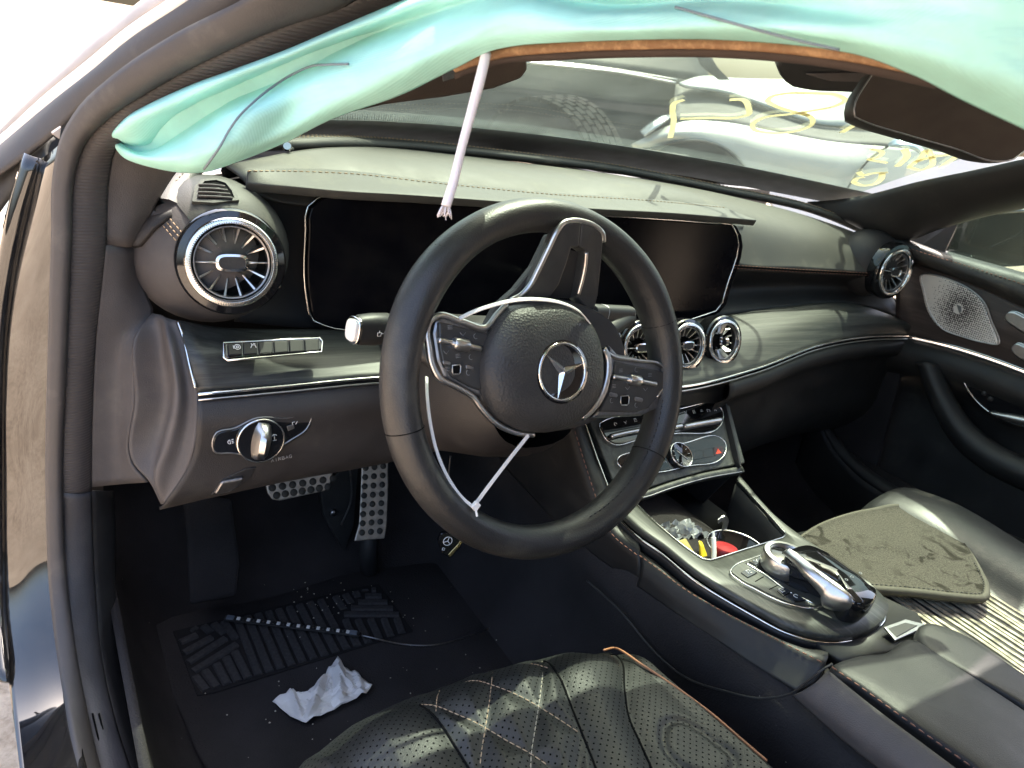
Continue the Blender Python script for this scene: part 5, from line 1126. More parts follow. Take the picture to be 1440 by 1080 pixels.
# ------------------------------------------------------------------ car body round the opening
body = thing('car_body', (-.8, .0, GZ), 'car body with grey door seals, windscreen and dark windscreen pillars around the cabin', 'car body')
SO = VY([(440,-66,-.22),(340,0,-.165),(250,47,-.115),(160,107,-.06),(110,155,-.025),(86,200,-.005),(76,250,.0),(74,330,.0),(69,500,.0),(66,700,.0),(71,830,-.03),(82,930,-.09),(104,1060,-.19),(118,1120,-.24)])
SI = VY([(540,-45,-.22),(480,7,-.175),(427,23,-.165),(300,77,-.115),(213,123,-.065),(160,157,-.035),(125,190,-.012),(108,218,.0),(99,260,.005),(96,333,.006),(90,500,.006),(84,700,.006),(91,830,-.024),(102,937,-.084),(130,1080,-.18),(142,1120,-.21)])
TI = VY([(640,-40,-.20),(560,20,-.16),(430,80,-.13),(310,130,-.08),(230,160,-.045),(180,185,-.02),(158,215,.0),(151,250,.012),(147,345,.016),(133,480,.016),(128,600,.016),(127,690,.016)])
strip('door_seal', SO, SI, RUB, body, bulge=.011, n=80, m=13, solid=.004)
tube('seal_groove', [p + nrm(CAM-p)*.0005 for p in cr(SI, 80)], .0028, GAP, body, 6, raw=True)
strip('pillar_trim', SI[:12], TI, RIBR, body, bulge=.007, n=70, m=11, solid=.004)
strip('sill_trim', VY([(84,690,.006),(84,740,.004),(91,830,-.024),(102,937,-.084),(130,1080,-.18),(142,1120,-.21)]), VY([(127,690,.015),(128,740,.012),(132,830,-.012),(140,920,-.06),(162,1020,-.14),(195,1120,-.21)]), leather('sill_plastic', (.060, .058, .062), .5, 500, .3, dust=.1), body, bulge=.008, n=50, m=11, solid=.004)
for k in range(3): tube('sill_groove', [p + nrm(CAM-p)*.0085 for p in VY([(121+9*k,1003,-.13),(128+9.5*k,1035,-.15),(138+10*k,1085,-.18),(150+10*k,1125,-.205)])], .0010, GAP, body, 5)
strip('sill_flank', VY([(127,690,.018),(128,740,.015),(132,830,-.009),(140,920,-.057),(162,1020,-.137),(195,1120,-.207)]), VY([(158,690,.06),(160,740,.05),(160,830,.02),(172,920,-.02),(200,1020,-.10),(240,1120,-.17)]), PLA_D, body, bulge=.004, n=40, m=7, solid=.004)
kp0 = VY([(147,345,.016),(133,480,.016),(128,600,.016),(127,684,.016)]); kp1 = VY([(166,346,.02),(165,450,.018),(162,560,.016),(168,680,.014)]); kp2 = VY([(192,347,.045),(197,400,.045),(216,437,.035),(197,468,.014),(191,560,-.002),(191,658,-.002),(209,677,-.01)])
loft('kick_panel', [kp0, kp1, cr(kp2, 12)], PLA_G, body, n=30, m=13, solid=.004)
ap0 = VY([(640,-40,-.197),(560,20,-.157),(430,80,-.127),(310,130,-.077),(230,160,-.042),(180,185,-.017),(158,215,.003),(151,250,.015),(147,343,.019)]); ap1 = VY([(700,-20,-.18),(590,48,-.135),(450,105,-.105),(335,158,-.05),(290,192,-.015),(262,222,.01),(240,250,.03),(216,290,.036),(188,346,.033)])
loft('inner_pillar', [ap0, [p*.5 + q*.5 + np.array([.004, -.006, 0]) for p, q in zip(cr(ap0, 16), cr(ap1, 16))], ap1], PLA_G, body, n=40, m=15, solid=.004)
# outer pillar strips; the cream one is sky reflection put into colour
C0 = VD([(-30,216,.83),(0,193,.82),(60,138,.79),(128,83,.75),(180,40,.72),(250,-8,.68),(320,-60,.65)]); C1 = VD([(-30,234,.83),(0,209,.82),(60,158,.79),(128,104,.75),(180,60,.72),(262,5,.68),(340,-50,.65)])
strip('sky_reflection_strip', C0, C1, CREAM, body, bulge=.003, n=50, m=7, solid=.003)
T0 = VD([(-30,208,.838),(0,186,.828),(36,150,.81),(90,98,.785),(133,58,.76),(180,18,.735),(250,-36,.69)]); T1 = [p + np.array([0, 0, -.0015]) for p in C0]
strip('roof_moulding', T0, cr(T1, 12)[:11], TANM, body, bulge=.003, n=50, m=7, solid=.003)
D1 = VD([(-30,262,.80),(0,246,.79),(40,218,.78),(73,192,.77),(123,145,.75),(213,87,.71),(340,2,.66),(420,-52,.63)])
strip('frame_rubber', C1, D1, RUB, body, bulge=.006, n=50, m=11, solid=.004)
# glossy black jamb and sill
J0 = VY([(60,225,.05),(40,290,.055),(20,380,.055),(8,470,.055),(4,560,.055),(4,720,.05),(6,850,.01),(12,940,-.06),(20,1020,-.14),(32,1120,-.23)])
J1 = [p + np.array([.006, .018, 0]) for p in cr(SO[5:], 10)]
loft('painted_jamb', [J0, [p*.5 + q*.5 + np.array([0, -.003, 0]) for p, q in zip(cr(J0, 16), cr(J1, 16))], J1], BLK, body, n=50, m=13, solid=.004)
strip('jamb_edge', VY([(36,215,.06),(14,290,.06),(-4,380,.06),(-14,480,.06),(-18,600,.06),(-18,720,.055),(-14,850,.015),(-4,960,-.07)]), VY([(62,224,.052),(41,290,.052),(21,380,.052),(9,470,.052),(5,560,.052),(5,720,.047),(7,850,.007),(14,960,-.083)]), BLK, body, bulge=.006, n=40, m=7, solid=.004)
J2 = VD([(-40,268,.83),(0,247,.815),(40,220,.80),(76,193,.79)]); J3 = VY([(-60,400,.10),(-20,330,.10),(30,262,.085),(70,235,.06)])
strip('hinge_cover', J2, J3, RUB_D, body, bulge=.006, n=30, m=7, solid=.004)
prism('pinch_clip', [V(a, b, y=.02) for a, b in ((72,188),(86,178),(84,196))], (0, .01, .0), TANM, body, bevel=.001)
# front wing, bonnet, roof, rear shell: the rest of the body the light has to pass
def ybase(x): return .445 - .62*x*x
def wsz(x, y): return .112 + (ybase(x) - y)*.42 - .02*max(0, abs(x) - .4)
XS = np.linspace(-.655, .655, 41); rows = []
for t in np.linspace(0, 1, 21):
    rows.append([(x, ybase(x) + (-.36 + .12*x*x - ybase(x))*t, wsz(x, ybase(x) + (-.36 + .12*x*x - ybase(x))*t) + .012*math.sin(math.pi*t)) for x in XS*(1 - .10*t)])
wsg = mk('windscreen', np.array(rows).reshape(-1, 3), gridfaces(41, 21), GLASS, body)
def on_ws(px, py, h=-.004):
    r = ray(px, py); best = None
    for t in np.linspace(.3, 4, 3000):
        p = CAM + t*r
        if abs(p[0]) > .72: continue
        yb = ybase(p[0]); T_ = (p[1] - yb)/(-.36 + .12*p[0]**2 - yb)
        if p[1] < yb + .1 and p[2] - (wsz(p[0], p[1]) + .012*math.sin(math.pi*min(1, max(0, T_)))) - h > -.001 and p[1] > -.5 and p[2] > .05:
            pass
        f = p[2] - (wsz(p[0], p[1]) + .012*math.sin(math.pi*min(1, max(0, T_)))) - h
        if best is None: best = (f, t)
        if best[0] < 0 <= f or best[0] > 0 >= f: return p
        best = (f, t)
    return CAM + 1.4*r
fr = []
for k, (t0) in enumerate((-.02, .05, .075)):
    fr.append([(x, ybase(x) + (-.8 - ybase(x))*t0, wsz(x, ybase(x) + (-.8 - ybase(x))*t0) - .004) for x in XS])
mk('windscreen_band', np.array(fr).reshape(-1, 3), gridfaces(41, 3), FRIT, body, solid=.001)
gs = []
for j in range(7):
    for i in range(140):
        x = -.64 + .62*(i + .5*(j % 2))/140; t = .078 + .0042*j; y = ybase(x) + (-.8-ybase(x))*t; c = np.array([x, y, wsz(x, y) - .0042]); r_ = .0017*(1 - .10*j)
        gs.append(([c + np.array([r_*math.cos(a), r_*math.sin(a), -.42*r_*math.sin(a)]) for a in np.linspace(0, 2*math.pi, 6, endpoint=False)], [(0,1,2,3,4,5)]))
dots = mk('windscreen_dots', *join(gs), FRIT, body, smooth=False); dots['kind'] = 'stuff'
ZW = lambda l: [(860 + a/2.483, 80 + b/2.483) for a, b in l]
STRK = [[(252,150),(226,158),(213,185),(217,220),(205,282)], [(412,150),(448,148),(478,178),(474,203),(430,213),(350,213),(240,216)],
 [(690,205),(640,193),(570,170),(546,150),(560,138),(620,127),(700,127),(780,132),(815,152),(780,172),(700,188),(620,200),(540,210),(493,235),(500,255),(560,266),(640,260),(695,240),(700,215),(660,192)],
 [(868,228),(840,243),(803,264)], [(905,322),(945,332),(925,352),(900,356),(962,370)], [(1022,322),(1032,345),(998,382)], [(1040,382),(1075,358),(1102,325),(1118,350),(1118,378),(1085,395),(1035,385)], [(1060,366),(1130,348),(1215,338)],
 [(1210,345),(1180,365),(1150,386)], [(862,402),(880,414),(905,408),(965,403)], [(845,438),(858,424),(882,420)], [(845,438),(875,449),(915,445),(938,430),(946,404)]]
for q in STRK:
    P_ = [on_ws(a, b) for a, b in ZW(q)]; ribbon('marker_stroke', P_, (.0115 if len(q) < 12 else .0085)*(.8 + .4*RNG.random()), .0010, nrm([0, .39, .92]), MARK, wsg, max(16, 5*len(q)))
# right pillar trim
rpt = [(1136,284,.605),(1160,283,.61),(1200,278,.612),(1293,255,.60),(1370,239,.585),(1450,221,.57),(1560,196,.55)]; rpb = [(1165,294,.625),(1222,325,.652),(1262,340,.69),(1320,322,.70),(1380,305,.69),(1450,290,.675),(1560,262,.65)]
strip('pillar_cover', VX(rpt), VX(rpb), leather('pillar_plastic', (.030, .029, .029), .5, 800, .3, dust=.12), body, bulge=.018, n=50, m=13, solid=.004)
mk('mirror_triangle', VX([(1240,334,.70),(1262,338,.71),(1320,321,.725),(1352,306,.73),(1326,360,.725),(1290,350,.715)]), [(0,1,2,3,4,5)], PLA_D, body, smooth=False, solid=.006)
# roof, roof rails and screens behind: real sheets that shade the cabin
rr_ = []
for y, z, wx in ((-.36, .452, .585), (-.55, .50, .56), (-.9, .53, .55), (-1.5, .52, .55), (-2.2, .42, .55)):
    rr_.append([(-wx, y, z - .045), (-wx*.8, y, z - .008), (0, y, z), (wx*.8, y, z - .008), (wx, y, z - .045)])
loft('roof', rr_, BLK, body, n=21, m=21, solid=.03, off=1)
mk('far_side_wall', [(.60, -.75, .44), (.60, -2.2, .40), (.80, -2.2, .05), (.78, -.75, .05), (.80, -2.2, -.6), (.80, -.75, -.6)], [(0,1,2,3), (3,2,4,5)], PLA_D, body, smooth=False, solid=.02)
mk('rear_wall', [(-.75, -2.2, -.6), (.8, -2.2, -.6), (.8, -2.2, .05), (-.75, -2.2, .05)], [(0,1,2,3)], PLA_D, body, smooth=False, solid=.02)
mk('near_rear_side', [(-.82, -1.45, -.62), (-.80, -2.2, -.62), (-.74, -2.2, .10), (-.76, -1.45, .10), (-.56, -2.2, .42), (-.57, -1.45, .47)], [(0,1,2,3), (3,2,4,5)], BLK, body, smooth=False, solid=.03)
mk('under_floor', [(-.80, .5, -.66), (.80, .5, -.66), (.80, -2.2, -.66), (-.80, -2.2, -.66)], [(0,1,2,3)], PLA_D, body, smooth=False, solid=.03)
mk('firewall', [(-.80, .52, -.66), (.80, .52, -.66), (.80, .50, .07), (-.80, .50, .07)], [(0,1,2,3)], PLA_D, body, smooth=False, solid=.02)
hd = [[(x*.75, max(.19, ybase(x*.75)+.03), .088 - .05*abs(x)) for x in np.linspace(-.92, .92, 15)], [(x*.86, 1.0 - .1*x*x, .03 - .05*x*x) for x in np.linspace(-.95, .95, 15)], [(x*.86, 1.45 - .2*x*x, -.06 - .07*x*x) for x in np.linspace(-.95, .95, 15)], [(x*.80, 1.62 - .25*x*x, -.22 - .05*x*x) for x in np.linspace(-.9, .9, 15)]]
loft('bonnet', hd, BLK, body, n=40, m=30, solid=.01)
mk('front_wing', [(-.84, .10, .02), (-.86, .45, .0), (-.84, 1.4, -.12), (-.84, 1.4, -.60), (-.88, .8, -.62), (-.88, .10, -.62)], [(0,1,2,3,4,5)], BLK, body, smooth=False, solid=.02)
mk('front_wing', [(.80, .10, .02), (.84, .45, .0), (.82, 1.4, -.12), (.82, 1.4, -.60), (.86, .8, -.62), (.86, .10, -.62)], [(0,1,2,3,4,5)], BLK, body, smooth=False, solid=.02)
wl = [(x, ybase(x) + .035 - .1*0, .118 + .0*x) for x in np.linspace(-.5, .35, 12)]
tube('wiper_blade', [np.array(p) + np.array([0, -.02 - .04*i/12, .004 + .018*i/12]) for i, p in enumerate(wl)], .006, RUB_D, body, 6)
loft('bounce_headliner', [[p + np.array([0, 0, -.036]) for p in map(np.array, r)] for r in rr_], plain('pale_bounce_headliner', (.50, .48, .46), .95, spec=.1), body, n=21, m=21, solid=.004)  # unseen pale roof lining, added to bounce fill light into the cabin
# ------------------------------------------------------------------ mirror, sensor cover, sun visor
rm = thing('rearview_mirror', V(1310, 170, d=.70), 'dark frameless rearview mirror hanging at the top of the windscreen', 'mirror')
RM = Plane(V(1310, 165, d=.86), np.array([.93, -.30, -.30]), np.array([.05, .3, .95]))
rq = smoothpoly([(1198,165),(1198,148),(1214,118),(1226,102),(1250,100),(1330,122),(1420,160),(1478,186),(1470,200),(1440,212),(1420,226),(1400,228),(1340,210),(1270,190),(1208,170)], 60)
pl_ = np.array(RM.poly(rq, 0)); c_ = pl_.mean(axis=0); rows = [c_ + (pl_ - c_)*k + RM.n*h for k, h in ((.6, -.03), (.92, -.022), (1.0, -.010), (1.0, .0), (.99, .003))]
mk('mirror_shell', np.array(rows).reshape(-1, 3), gridfaces(60, 5, True) + [tuple(range(60))], PLA_D, rm)
mk('mirror_glass', [c_ + (p - c_)*.988 + RM.n*.0025 for p in pl_], [tuple(range(60))], plain('dark_mirror_glass', (.10, .095, .095), .06, .9, var=.05, dust=.1), rm, smooth=False)
tube('mirror_rim', [c_ + (p - c_)*.992 + RM.n*.003 for p in pl_], .0009, SATIN_D, rm, 6, raw=True, closed=True)
tube('mirror_stem', [c_ + np.array([0, .02, .01]), c_ + np.array([-.01, .05, .05]), c_ + np.array([-.02, .08, .085])], .014, PLA_D, rm, 10)
sc_ = thing('sensor_cover', V(1170, 100, y=-.2), 'dark ribbed sensor cover on the glass beside the mirror', 'sensor cover')
SP = Plane(V(1170, 100, y=-.18), np.array([.9, -.3, -.2]), np.array([.0, -.5, .85]))
SP.plate('cover_shell', smoothpoly([(1088,84),(1094,98),(1106,110),(1130,116),(1180,119),(1262,119),(1300,100),(1300,60),(1100,60)], 40), -.02, .02, PLA_D, sc_, bevel=.004)
for k in range(9): tube('cover_rib', [SP.at(1126 + 4*k + 8, 104 + k*1.1, .0012), SP.at(1260, 102 + k*1.7, .0012)], .0012, PLA_G, sc_, 5)
sv_ = thing('sun_visor', V(640, 105, y=-.18), 'dark sun visor tip with a small clip behind the turquoise fabric', 'sun visor')
SV = Plane(V(640, 105, y=-.16), np.array([.85, -.3, .2]), np.array([.1, -.55, .8]))
SV.plate('visor_board', [(470,150),(540,134),(620,124),(690,112),(728,98),(738,86),(735,60),(600,40),(470,80)], -.016, .016, leather('visor_plastic', (.035, .026, .022), .5, 700, .2), sv_, bevel=.004)
loft('shade_panel', [[(x, -.185 - .02*abs(x+.2), .338 - .03*abs(x+.2)) for x in (-.52, -.2, .08)], [(x, -.27, .374 - .03*abs(x+.2)) for x in (-.52, -.2, .08)], [(x, -.37, .412 - .03*abs(x+.2)) for x in (-.52, -.2, .08)]], leather('shade_panel_cloth', (.20, .19, .18), .8, 700, .2), sv_, n=14, m=8, solid=.014)  # unseen panel above the frame, added to shade the driver seat
SV.plate('visor_clip', [(620,96),(650,92),(652,102),(622,112)], .001, .004, SATIN_D, sv_, bevel=.001)
# ------------------------------------------------------------------ curtain airbag
ab = thing('curtain_airbag', V(700, 40, d=.58), 'deployed turquoise curtain airbag hanging along the roof edge over the wheel', 'airbag')
K_ = [
 [(160,203,.748),(180,224,.744),(240,240,.735),(287,241,.725),(330,228,.712),(400,200,.695),(470,165,.672),(560,134,.645),(640,95,.615),(700,68,.588),(800,58,.555),(1000,54,.505),(1180,70,.468),(1280,102,.448),(1360,142,.435),(1480,198,.425)],
 [(161,200,.740),(192,219,.718),(245,229,.684),(290,231,.668),(340,215,.662),(405,178,.662),(475,140,.640),(560,104,.610),(650,66,.585),(720,42,.560),(820,40,.530),(1000,40,.480),(1180,54,.440),(1290,80,.415),(1380,112,.400),(1480,150,.392)],
 [(161,198,.740),(197,215,.728),(258,202,.676),(300,190,.652),(345,165,.640),(410,130,.652),(475,100,.632),(560,66,.604),(650,36,.578),(730,14,.556),(830,22,.535),(1000,22,.482),(1180,36,.436),(1300,48,.405),(1390,66,.388),(1480,90,.380)],
 [(163,196,.748),(206,212,.758),(256,172,.738),(290,152,.718),(330,132,.697),(400,99,.678),(470,68,.660),(555,36,.636),(640,10,.610),(730,-8,.585),(850,10,.560),(1000,2,.500),(1150,12,.455),(1300,18,.405),(1390,26,.384),(1480,40,.375)],
 [(158,190,.720),(184,173,.690),(235,150,.668),(280,128,.656),(330,108,.645),(400,80,.634),(470,50,.624),(550,20,.612),(640,-12,.605),(730,-28,.580),(850,-16,.552),(1000,-16,.500),(1150,-14,.452),(1300,-14,.405),(1390,-10,.384),(1480,-6,.375)],
 [(166,176,.730),(186,160,.712),(225,140,.690),(275,118,.682),(330,98,.672),(400,72,.654),(470,42,.646),(550,8,.636),(640,-26,.635),(730,-50,.610),(850,-56,.585),(1000,-60,.54),(1150,-60,.48),(1300,-60,.42),(1390,-60,.395),(1480,-60,.385)]]
for k in K_:                                      # the bag runs on along the roof rail beyond the frame
    a_, b_ = k[-2], k[-1]; k += [(1640, b_[1] + (b_[1]-a_[1])*1.3, b_[2] - .012), (1860, b_[1] + (b_[1]-a_[1])*2.4, b_[2] - .03)]
rows = [crs(VD(k), 9) for k in K_]; gg = np.array(rows); cols_ = np.array([crs(gg[:, i], 7) for i in range(gg.shape[1])]).transpose(1, 0, 2)
m_, n_ = cols_.shape[:2]; nz = np.zeros((m_, n_))
for q in range(26):
    fx, fy, ph, am = RNG.uniform(2, 16), RNG.uniform(1, 7), RNG.uniform(0, 6.3), RNG.uniform(.3, 1)
    nz += am*np.sin(fx*np.linspace(0, 1, n_)[None]*6.28*.6 + fy*np.linspace(0, 1, m_)[:, None]*3.5*np.sign(RNG.normal()) + ph)/(1 + .25*fx)
edge_ = np.sin(np.linspace(0, np.pi, m_))[:, None]
for q in range(16):
    fx, fy, ph, am = RNG.uniform(1, 6), RNG.uniform(3, 9), RNG.uniform(0, 6.3), RNG.uniform(.25, .7); sg = np.sign(RNG.normal())
    nz += .65*am*(1 - 2*np.abs(np.sin(fx*np.linspace(0, 1, n_)[None]*6 + sg*fy*np.linspace(0, 1, m_)[:, None]*2 + ph + .8*np.sin(7*np.linspace(0, 1, n_)[None] + ph*3)))**.6)
for j in range(m_):
    for i in range(n_): cols_[j, i] += nrm(CAM - cols_[j, i])*.0036*(1 - .75*min(1, i/n_*1.6))*nz[j, i]*edge_[j, 0]
mk('airbag_cloth', cols_.reshape(-1, 3), gridfaces(n_, m_), CLOTH, ab, solid=.0016)
bk = np.array([cols_[0], cols_[0]*.6 + cols_[-1]*.4, cols_[-1]]); bk = bk.copy(); bk[1] = bk[1] + (bk[1] - CAM)*.03
mk('airbag_back', bk.reshape(-1, 3), gridfaces(n_, 3), CLOTH, ab, solid=.001)
def on_cloth(px, py):
    q = M.T @ (cols_.reshape(-1, 3) - CAM).T; sx_ = 720 + F*q[0]/q[2]; sy_ = 540 - F*q[1]/q[2]; i = np.argsort((sx_-px)**2 + (sy_-py)**2)[:9]
    t = q[2][i].min(); return CAM + ray(px, py)*(t - .0030)
SEAM = plain('grey_seam_thread', (.16, .20, .22), .8)
tube('cloth_seam', [on_cloth(a, b) for a, b in ((287,238),(297,224),(310,205),(321,185),(335,165),(355,145),(378,126),(405,108),(432,95),(460,91),(490,90))], .0011, SEAM, ab, 6, k=70)
tube('cloth_seam', [on_cloth(a, b) for a, b in ((950,10),(1000,24),(1050,38),(1110,54),(1180,70))], .0010, SEAM, ab, 6, k=40)
# brown edge strip under the cloth, with its dark lining
B0 = VD([(640,92,.63),(690,72,.615),(780,60,.592),(900,54,.565),(1020,55,.537),(1120,62,.515),(1210,74,.496),(1260,84,.488),(1320,98,.48)]); B1 = VD([(640,100,.63),(700,80,.615),(780,73,.592),(900,68,.565),(1020,68,.537),(1120,75,.515),(1210,87,.496),(1260,97,.488),(1320,110,.48)])
strip('edge_strip', B0, B1, ORNG, ab, bulge=.002, n=50, m=7, solid=.004)
strip('edge_lining', [p + (p-CAM)*.012 for p in B1], [p + (p-CAM)*.02 + np.array([0, 0, -.005]) for p in B1], plain('dark_lining', (.05, .035, .03), .8), ab, bulge=.002, n=50, m=5, solid=.003)
tc_ = cr(VD([(684,74,.60),(678,100,.60),(665,150,.605),(650,205,.61),(636,262,.615),(627,290,.615)]), 40)
tb_ = tube('tether_cord', tc_, [.0040, .0042, .0038, .0036, .0038, .0040], CORD, ab, 10, raw=True)
fz = []
for k in range(34):
    a = RNG.uniform(0, 6.28); e = tc_[-1] + np.array([.003*math.cos(a), .003*math.sin(a), 0]); fz.append(tubegeo(np.array([e, e + np.array([.002*math.cos(a), .002*math.sin(a), -.005]), e + np.array([.003*math.cos(a+.5), .003*math.sin(a+.5), -.006 - .004*RNG.random()])]), .00035, 4))
mk('cord_fray', *join(fz), CORD, ab)['kind'] = 'stuff'
# loose screw in the gap behind the pad
sp3 = V(404, 207, y=.155); ns = thing('loose_screw', sp3, 'small silver screw lying in the gap behind the dashboard pad', 'screw')
lathe('screw_head', [(0, .004), (.005, .004), (.0058, .002), (.0058, 0), (.004, -.001)], sp3, (-.3, -.8, .5), CHROME, ns, 12, auto=30); lathe('screw_shank', [(.0028, 0), (.0028, -.012), (0, -.015)], sp3, (-.6, -.5, .2), SATIN, ns, 8)
# crumbs on the carpet
gs = []
for k in range(150):
    x, y = RNG.uniform(-.70, -.20), RNG.uniform(-.45, .13)
    if k > 100: x, y = -.45 + RNG.normal()*.05, .10 + RNG.normal()*.03
    c = np.array([x, y, -.602]); r_ = RNG.uniform(.0004, .0013); d_ = RNG.normal(size=3)
    gs.append(([c + r_*np.array(q)*(1 + .5*RNG.random()) for q in ((1,0,0),(-1,0,0),(0,1,0),(0,-1,0),(0,0,1))], [(0,2,4),(2,1,4),(1,3,4),(3,0,4)]))
cb = mk('carpet_crumbs', *join(gs), plain('pale_crumb', (.5, .46, .38), .9), None, smooth=False); cb['kind'] = 'stuff'
tag(cb, 'pale crumbs and grit scattered over the black carpet', 'crumbs', None, 'stuff')

# ------------------------------------------------------------------ cars beyond the windscreen
def D3(px, py, d): return V(px, py, d=d)
wc = thing('white_car', (3.2, 3.2, GZ), 'white damaged car with crumpled bonnet parked in front of the windscreen', 'car')
dep = lambda px: 4.6 + (px - 900)*.0015
def sheet_px(name, rows, mat, par, n=40, m=None, bul=0, **kw): return loft(name, [[V(a, b, d=c) for a, b, c in r] for r in rows], mat, par, n=n, m=m, **kw)
# wing with wheel arch, door, bonnet, headlamp
sheet_px('front_wing', [[(888,203,4.6),(905,195,4.55),(930,182,4.5),(960,172,4.5),(1010,172,4.52),(1090,186,4.6),(1170,200,4.7),(1260,208,4.8),(1330,215,4.9),(1450,222,5.1)],
 [(890,206,4.6),(915,200,4.5),(945,192,4.4),(980,188,4.4),(1030,196,4.42),(1090,214,4.5),(1160,226,4.6),(1250,232,4.75),(1330,240,4.9),(1450,246,5.1)],
 [(892,208,4.6),(918,206,4.5),(948,198,4.42),(985,196,4.4),(1030,214,4.42),(1058,245,4.48),(1130,262,4.6),(1250,268,4.75),(1330,275,4.9),(1450,280,5.1)],
 [(892,208,4.6),(918,206,4.5),(948,198,4.44),(985,196,4.42),(1032,216,4.44),(1066,262,4.5),(1120,330,4.6),(1250,340,4.75),(1330,350,4.9),(1450,360,5.1)]], WHITE_P, wc, n=60, m=30, solid=.01)
sheet_px('wheel_arch_lip', [[(918,208,4.46),(948,200,4.40),(985,198,4.38),(1028,216,4.40),(1056,250,4.44),(1070,300,4.5)], [(905,218,4.62),(948,208,4.62),(985,206,4.62),(1022,224,4.62),(1046,256,4.62),(1058,300,4.66)]], PLA_D, wc, n=30, m=5, solid=.01)
wcx = V(968, 288, d=4.62); lathe('wheel', [(.12, -.03), (.24, -.03), (.26, -.05), (.34, -.05), (.355, .0), (.355, .14), (.2, .15)], wcx, nrm(V(968, 288, d=4.5) - wcx + np.array([0, 0, .0])), TYRE, wc, 36)
sheet_px('bonnet', [[(955,118,5.1),(985,109,5.3),(1040,112,5.5),(1110,113,5.6),(1180,112,5.7),(1280,118,5.8)], [(965,122,5.0),(1020,130,5.1),(1085,152,5.2),(1140,172,5.3),(1200,178,5.5),(1300,178,5.7)]], WHITE_P, wc, n=40, m=9, solid=.02)
sheet_px('engine_bay', [[(950,118,5.3),(1020,134,5.35),(1085,156,5.4),(1140,176,5.5),(1200,184,5.6),(1320,190,5.8)], [(945,172,4.75),(1010,172,4.75),(1090,186,4.8),(1170,200,4.9),(1260,206,5.0),(1330,212,5.1)]], plain('dark_engine_bay', (.05, .052, .05), .7, dust=.2), wc, n=40, m=7, solid=.02)
sheet_px('headlamp', [[(906,192,4.52),(922,180,4.46),(938,168,4.5),(944,166,4.6)], [(900,186,4.62),(914,174,4.6),(930,164,4.6),(942,162,4.65)]], plain('clear_lamp', (.45, .5, .55), .08, .2, coat=1), wc, n=20, m=6, solid=.01)
tube('door_gap', [V(a, b, d=c) for a, b, c in ((1272,192,4.76),(1250,205,4.74),(1222,225,4.68),(1205,245,4.64),(1188,270,4.62))], .006, GAP, wc, 6)
sheet_px('side_mirror', [[(1250,202,4.6),(1262,196,4.55),(1280,198,4.55),(1298,212,4.6)], [(1252,206,4.6),(1265,206,4.5),(1282,208,4.5),(1296,216,4.58)]], plain('blue_grey_mirror', (.35, .45, .52), .15, .3), wc, n=16, m=6, solid=.02)
sheet_px('side_glass', [[(1268,190,5.0),(1330,178,5.2),(1440,170,5.6)], [(1290,212,4.9),(1340,214,5.0),(1440,214,5.3)]], plain('dark_car_glass', (.03, .035, .04), .08, coat=1), wc, n=16, m=5, solid=.01)
dk = thing('dark_car', (.3, 4.6, GZ), 'dark grey car with a chrome side line and bare front tyre in front', 'car')
sheet_px('body_side', [[(430,70,4.6),(560,76,4.8),(740,86,5.0),(960,112,5.3),(1010,122,5.4)], [(430,120,4.5),(560,128,4.7),(740,132,4.9),(900,150,5.2),(1000,170,5.4)], [(430,190,4.5),(560,196,4.7),(740,200,4.9),(900,215,5.2),(1000,230,5.4)]], GREY_P, dk, n=40, m=14, solid=.02)
sheet_px('upper_glass', [[(430,20,4.8),(600,30,5.0),(800,50,5.3),(980,70,5.6)], [(430,70,4.6),(560,76,4.8),(740,86,5.0),(1000,116,5.5)]], plain('tinted_car_glass', (.016, .02, .02), .5, spec=.15, dust=.04), dk, n=20, m=5, solid=.02)
tube('chrome_line', [V(a, b, d=c) for a, b, c in ((740,88,4.93),(800,94,5.0),(870,102,5.1),(950,117,5.22))], .011, SATIN, dk, 6); tube('chrome_line', [V(a, b, d=c) for a, b, c in ((755,85,4.95),(860,97,5.1),(952,112,5.25))], .006, SATIN, dk, 6)
sheet_px('door_pillar', [[(978,70,5.1),(985,90,5.1),(1010,112,5.15)], [(996,70,5.1),(1004,88,5.1),(1026,112,5.15)]], GREY_P, dk, n=12, m=4, solid=.02)
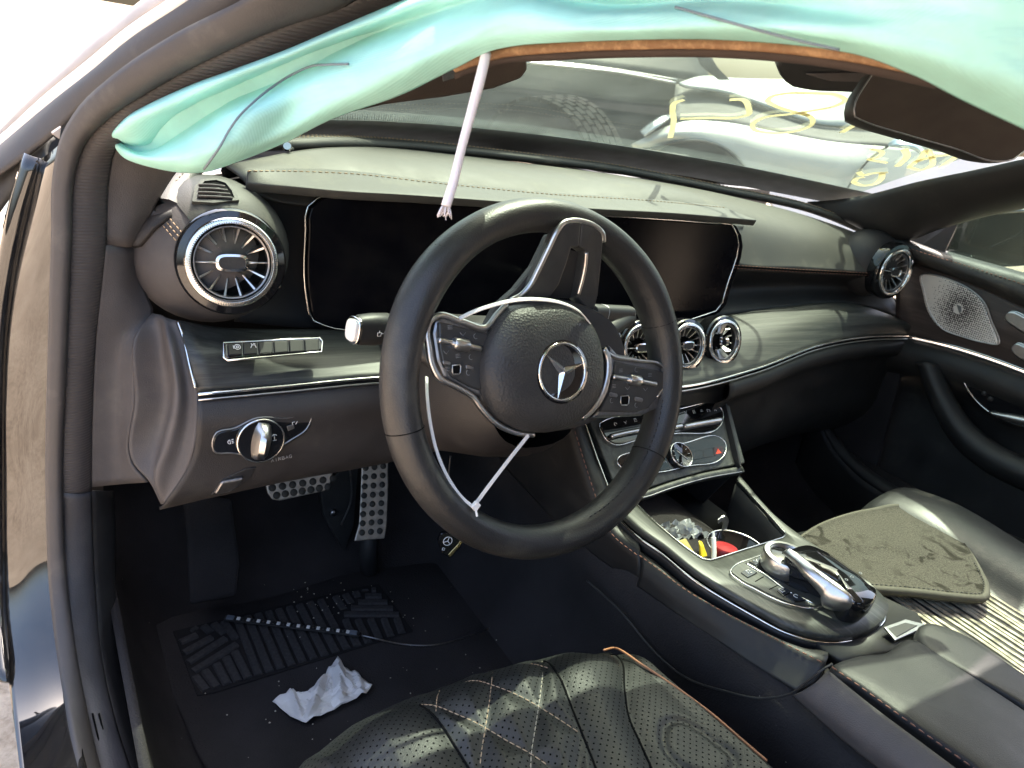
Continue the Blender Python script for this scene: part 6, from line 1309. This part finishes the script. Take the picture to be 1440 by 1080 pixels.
# the tyre lying at its front: a wide tread of separate blocks
tyc = V(775, 240, d=3.9); ty = thing('front_tyre', tyc, 'worn black tyre with blocky tread lying before the dark car', 'tyre')
axd = nrm(np.array([.80, .30, .10])); ucr = nrm(np.cross([0, 0, 1], axd)); wv_ = np.cross(axd, ucr)
v_, f_ = lathegeo([(.20, -.17), (.27, -.20), (.335, -.17), (.345, -.12), (.350, 0), (.345, .12), (.335, .17), (.27, .20), (.20, .17)], tyc, axd, 48); mk('tyre_carcass', v_, f_, TYRE, ty)
bk_ = None
for j in range(6):
    for i in range(34):
        a = 2*math.pi*(i + .5*(j % 2))/34; h0 = -.145 + .05*j; e = ucr*math.cos(a) + wv_*math.sin(a)
        if e[2] < -.1: continue
        t_ = np.cross(axd, e); q = []
        for rr0 in (.340, .358):
            for s1, s2 in ((-1, -1), (1, -1), (1, 1), (-1, 1)): q.append(tyc + e*rr0 + t_*.026*s1 + axd*(h0 + .019*s2))
        mk('tread_block', q, [(4,5,6,7),(0,1,5,4),(1,2,6,5),(2,3,7,6),(3,0,4,7)], TYRE, ty, smooth=False)

# walls that close the centre stack and the far footwell
tr0, br0 = V(1018, 570, y=-.09) + np.array([0, 0, .01]), V(1042, 656, y=-.182)
mk('stack_side', [tr0, br0, np.array([.115, -.10, -.42]), np.array([.125, .35, -.42]), np.array([.125, .35, -.16]), tr0 + np.array([0, .2, .02])], [(0,1,2,3,4,5)], PLA_D, cons, smooth=False, solid=.003)
rs_ = oc[76:]; mk('console_right_side', list(rs_ + np.array([0, 0, -.013])) + list(rs_ + np.array([.01, 0, -.20])), gridfaces(len(rs_), 2), PLA_D, cons, solid=.003)
mk('stack_back', [(-.17, .06, -.16), (.125, .06, -.16), (.125, .06, -.45), (-.17, .06, -.45)], [(0,1,2,3)], PLA_D, cons, smooth=False, solid=.003)
mk('far_footwell_side', [(.735, .50, .02), (.742, -.02, -.08), (.735, -.06, -.40), (.72, -.10, -.62), (.70, .50, -.62)], [(0,1,2,3,4)], CARP, body, smooth=False, solid=.01)
mk('near_footwell_side', [(-.765, .50, .05), (-.775, .12, .05), (-.775, .12, -.40), (-.77, .12, -.62), (-.76, .50, -.62)], [(0,1,2,3,4)], CARP, body, smooth=False, solid=.01)
mk('footwell_roof', [(-.74, .50, .03), (.73, .50, .03), (.73, .12, .0), (-.70, .12, .0)], [(0,1,2,3)], PLA_D, body, smooth=False, solid=.006)

wbm = np.array([p for p in cr(wb, 200) if -.178 < p[0] < .124]); tl0, tr0 = V(821, 591, y=-.09), V(1018, 569, y=-.09); q_ = [tl0*(1-t) + tr0*t for t in np.linspace(0, 1, 12)]
loft('stack_top', [[p + np.array([0, .001, -.009]) for p in cr(wbm, 12)], [p*.5 + q*.5 + np.array([0, .012, 0]) for p, q in zip(cr(wbm, 12), q_)], [p + np.array([0, .004, .002]) for p in q_]], PLA_D, cons, n=24, m=12, solid=.003)
